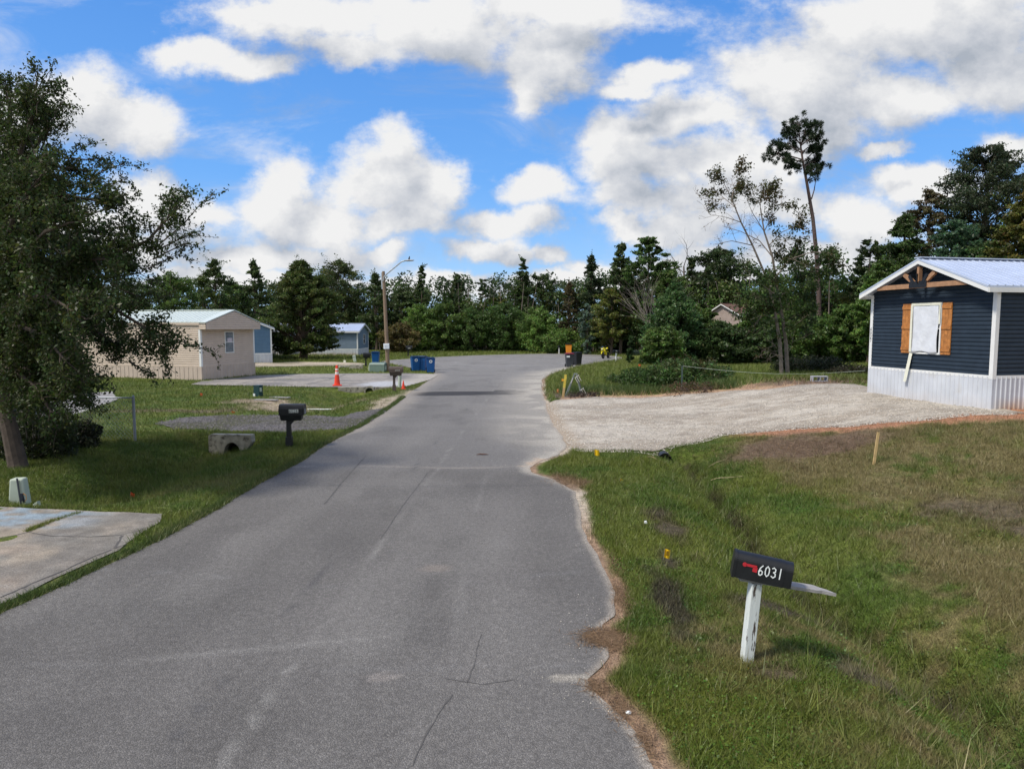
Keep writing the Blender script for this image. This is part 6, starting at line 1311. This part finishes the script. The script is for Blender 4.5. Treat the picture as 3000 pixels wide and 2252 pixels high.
# ------------------------------------------------------------------ grass and ground litter
def scatter(n, x0, x1, y0, y1, rs, margin=.02):
    x = rs.uniform(x0, x1, n); y = rs.uniform(y0, y1, n)
    k = clear_of(x, y, -margin) & (np.abs(x) < y * .80 + 2.0); return x[k], y[k]
def blades(x, y, hgt, w, rs, colf=1.0, hv=.5):
    n = len(x); z = h(x, y) - .01; a = rs.rand(n) * 6.283; lean = (.35 + .9 * rs.rand(n)) * hgt; b = rs.rand(n) * 6.283
    hh = hgt * (1 - hv + 2 * hv * rs.rand(n)); ww = w * (.6 + .8 * rs.rand(n)) * .5
    dx, dy = np.cos(a) * ww, np.sin(a) * ww; P = np.stack([x, y, z], 1)
    V = np.stack([P + np.stack([-dx, -dy, 0 * x], 1), P + np.stack([dx, dy, 0 * x], 1), P + np.stack([np.cos(b) * lean, np.sin(b) * lean, hh], 1)], 1).reshape(-1, 3)
    c = gcol(x, y); g = c[:, 1] / (c.sum(1) + 1e-6)
    soil = ((g < .40) & (c.sum(1) > .2))[:, None] | (c[:, 1] < .05)[:, None]
    yv = rs.rand(n, 1); c = c * (.85 + .80 * rs.rand(n, 1)) * colf; c = np.where(yv < .10, c * .3 + np.array([.17, .145, .07]) * .7, c); c = np.where(yv > .93, c * .5 + np.array([.09, .16, .03]) * .5, c)
    return V, np.arange(3 * n).reshape(n, 3), np.repeat(np.clip(c, .005, .6), 3, 0), g, c
rs = np.random.RandomState(200); gp = []
def addgrass(n, x0, x1, y0, y1, hgt, w, thr=.36, clump=.5):
    x, y = scatter(n, x0, x1, y0, y1, rs); cc = gcol(x, y); g = cc[:, 1] / cc.sum(1); cov = fbm(x, y, 2.6, 3, 201)
    bare = (g < thr) | (cc.sum(1) < .10); keep = (~bare | (rs.rand(len(x)) < .12)) & (rs.rand(len(x)) < (1 - clump) + clump * 2 * ss(.25, .6, cov))
    x, y = x[keep], y[keep]; tall = (.55 + .9 * fbm(x, y, 1.1, 3, 202)) * hgt
    V, F, c, _, _ = blades(x, y, tall, w, rs); gp.append((V, F, c))
addgrass(300000, .7, 9, 3.6, 8.5, .055, .0075)
addgrass(300000, .9, 15, 8.5, 18.5, .07, .011)
addgrass(260000, -16, -4.7, 9.5, 20, .075, .012)
addgrass(120000, -30, -4.2, 20, 40, .10, .022)
addgrass(40000, -30, -4.2, 40, 62, .12, .04)
addgrass(150000, 1.4, 34, 26, 60, .22, .028)
addgrass(60000, -40, 12, 60, 86, .22, .06)
# longer tufts: along the asphalt edges, in the ditches and scattered in the lot
def tufts_(cx, cy, per, sp, hgt, w, col=None):
    x = np.repeat(cx, per) + rs.randn(len(cx) * per) * sp; y = np.repeat(cy, per) + rs.randn(len(cx) * per) * sp; V, F, c, _, _ = blades(x, y, hgt, w, rs, 1.05)
    if col is not None: c = np.repeat(np.array(col) * (.6 + .8 * rs.rand(len(F), 1)), 3, 0)
    gp.append((V, F, c))
yy_ = rs.uniform(6, 30, 2600); tufts_(ledge(yy_) - .02 - .14 * rs.rand(2600), yy_, 12, .035, .075, .009, (.075, .115, .028))
addgrass(26000, -10, -4.9, 5.6, 9.6, .05, .008)
yy_ = rs.uniform(3.5, 17, 500); tufts_(redge(yy_) + .25 + .3 * rs.rand(500), yy_, 14, .04, .09, .008)
n_ = 1700; cx, cy = rs.uniform(1.6, 12, n_), rs.uniform(3.8, 16.5, n_); k = clear_of(cx, cy, .05) & (fbm(cx, cy, .9, 2, 203) > .5); tufts_(cx[k], cy[k], 16, .035, .17, .009)
n_ = 500; cy = rs.uniform(5, 16.8, n_); cx = 4.05 + .25 * np.sin(cy * .5) + rs.randn(n_) * .3; tufts_(cx, cy, 14, .04, .16, .010)
n_ = 500; cy = rs.uniform(12.5, 18.6, n_); cx = -8 + rs.randn(n_) * .5; tufts_(cx, cy, 14, .04, .15, .012)
n_ = 700; cx = rs.uniform(2.2, 9.5, n_); cy = gfar(cx) + 1.3 + 2.5 * rs.rand(n_); tufts_(cx, cy, 16, .08, .28, .018, (.075, .115, .03))
j = pd([(60,1148),(110,1127),(175,1106)]); q = rs.rand(120); P = np.array([np.interp(q, [0, .5, 1], [a_[0] for a_ in j]), np.interp(q, [0, .5, 1], [a_[1] for a_ in j])]); tufts_(P[0], P[1], 12, .03, .05, .009)
V, F, c = merge(gp); tag(npmesh('grass', V, F, c, grass_m), 'short mown grass with weedy tufts and dry straw', 'grass', kind='stuff'); print('grass blades', len(F))
# clover-like leaves in the near lawn
x, y = scatter(90000, .9, 10, 3.7, 15, rs); k = fbm(x, y, .9, 3, 204) > .50; x, y = x[k], y[k]; cc = gcol(x, y); g = cc[:, 1] / cc.sum(1); k = (g > .42) & (cc.sum(1) > .1); x, y, cc = x[k], y[k], cc[k]
V, F, c = leaves(np.stack([x, y, h(x, y) + .015 + .03 * rs.rand(len(x))], 1), .022, cc * np.array([.85, 1.15, .9]), rs, .8, 1.2)
tag(npmesh('clover', V, F, c, grass_m), 'broad leaved clover patches in the near verge', 'ground cover', kind='stuff')
# pine straw on the near road edge and stone crumbs on the limestone drive
def sticks(name, cx, cy, n, rx, ry, L_, w, col, label, z0=.012):
    x = cx + rs.randn(n) * rx * .45; y = cy + rs.randn(n) * ry * .45; a = rs.rand(n) * 6.283; d = np.stack([np.cos(a), np.sin(a), .12 * rs.randn(n)], 1) * (L_ * (.5 + rs.rand(n)))[:, None] / 2
    z = np.maximum(h(x, y), 0) + z0 + .012 * rs.rand(n); P = np.stack([x, y, z], 1); b = np.stack([-np.sin(a), np.cos(a), 0 * a], 1) * w / 2
    V = np.stack([P - d - b, P + d - b, P + d + b, P - d + b], 1).reshape(-1, 3); c = np.repeat(np.array(col) * (.5 + rs.rand(n, 1)), 4, 0); return V, np.arange(4 * n).reshape(n, 4), c
SL = []
for u, v, n, rx, ry in ((1310,1378,1500,.28,.22),(1335,1390,700,.2,.16),(1345,1290,500,.12,.5),(1330,1220,300,.10,.5),(1290,1485,250,.14,.15),(1340,1530,260,.12,.3),(1215,1032,500,.35,.7),(1395,1600,160,.08,.25),(1740,967,4500,2.6,2.2),(2080,1120,900,1.6,1.6)):
    a = GD(u, v); SL.append(sticks('s', a[0], a[1], n, rx, ry, .07, .004 if v > 1100 else .008, (.235, .155, .09), ''))
tag(npmesh('pine_straw', *merge(SL), grass_m), 'brown pine straw and dead grass drifted at the road edge', 'pine straw', kind='stuff')
def stones(n, xf_, yf__, size, col, zf_):
    x, y = xf_, yf__; s_ = size * (.4 + rs.rand(n) ** 2 * 1.4); P = np.stack([x, y, zf_ + s_ * .25], 1)
    D = np.array([[1,0,0],[-.5,.87,0],[-.5,-.87,0],[0,0,.9]]); a = rs.rand(n) * 6.283; ca, sa = np.cos(a), np.sin(a)
    Rm = np.stack([np.stack([ca, -sa, 0 * a], 1), np.stack([sa, ca, 0 * a], 1), np.stack([0 * a, 0 * a, 1 + 0 * a], 1)], 1)
    V = P[:, None, :] + np.einsum('nij,kj->nki', Rm, D + 0) * s_[:, None, None] * (.7 + .5 * rs.rand(n, 4, 1)); V = V.reshape(-1, 3); b = (np.arange(n) * 4)[:, None, None]
    F = (np.array([[0,1,3],[1,2,3],[2,0,3]])[None] + b).reshape(-1, 3); return V, F, np.repeat(np.array(col) * (.6 + .8 * rs.rand(n, 1)), 4, 0)
n_ = 22000; x = 1.3 + 11.5 * rs.rand(n_); f = rs.rand(n_) ** 1.7; y = gnear(x) - .25 + (gfar(x) - gnear(x)) * f; k = (x > redge(y) + .05); x, y = x[k], y[k]; S1 = stones(len(x), x, y, .017, (.50, .465, .41), h(x, y) + .02)
n_ = 1600; y = rs.uniform(3.5, 26, n_); x = redge(y) - np.abs(rs.randn(n_)) * .30; k = (x > ledge(y)) & (fbm(x, y, .9, 2, 205) > .48); x, y = x[k], y[k]; S2 = stones(len(x), x, y, .006, (.5, .47, .42), np.full(len(x), .008))
n_ = 5000; P = np.array(GG); x = rs.uniform(P[:, 0].min(), P[:, 0].max(), n_); y = rs.uniform(P[:, 1].min(), P[:, 1].max(), n_); k = inpoly(x, y, GG); x, y = x[k], y[k]; S3 = stones(len(x), x, y, .026, (.145, .14, .14), h(x, y) + .015)
tag(npmesh('loose_stones', *merge([S1, S2, S3]), grass_m), 'loose crushed stone scattered over the gravel drives and the road edge', 'gravel', kind='stuff')
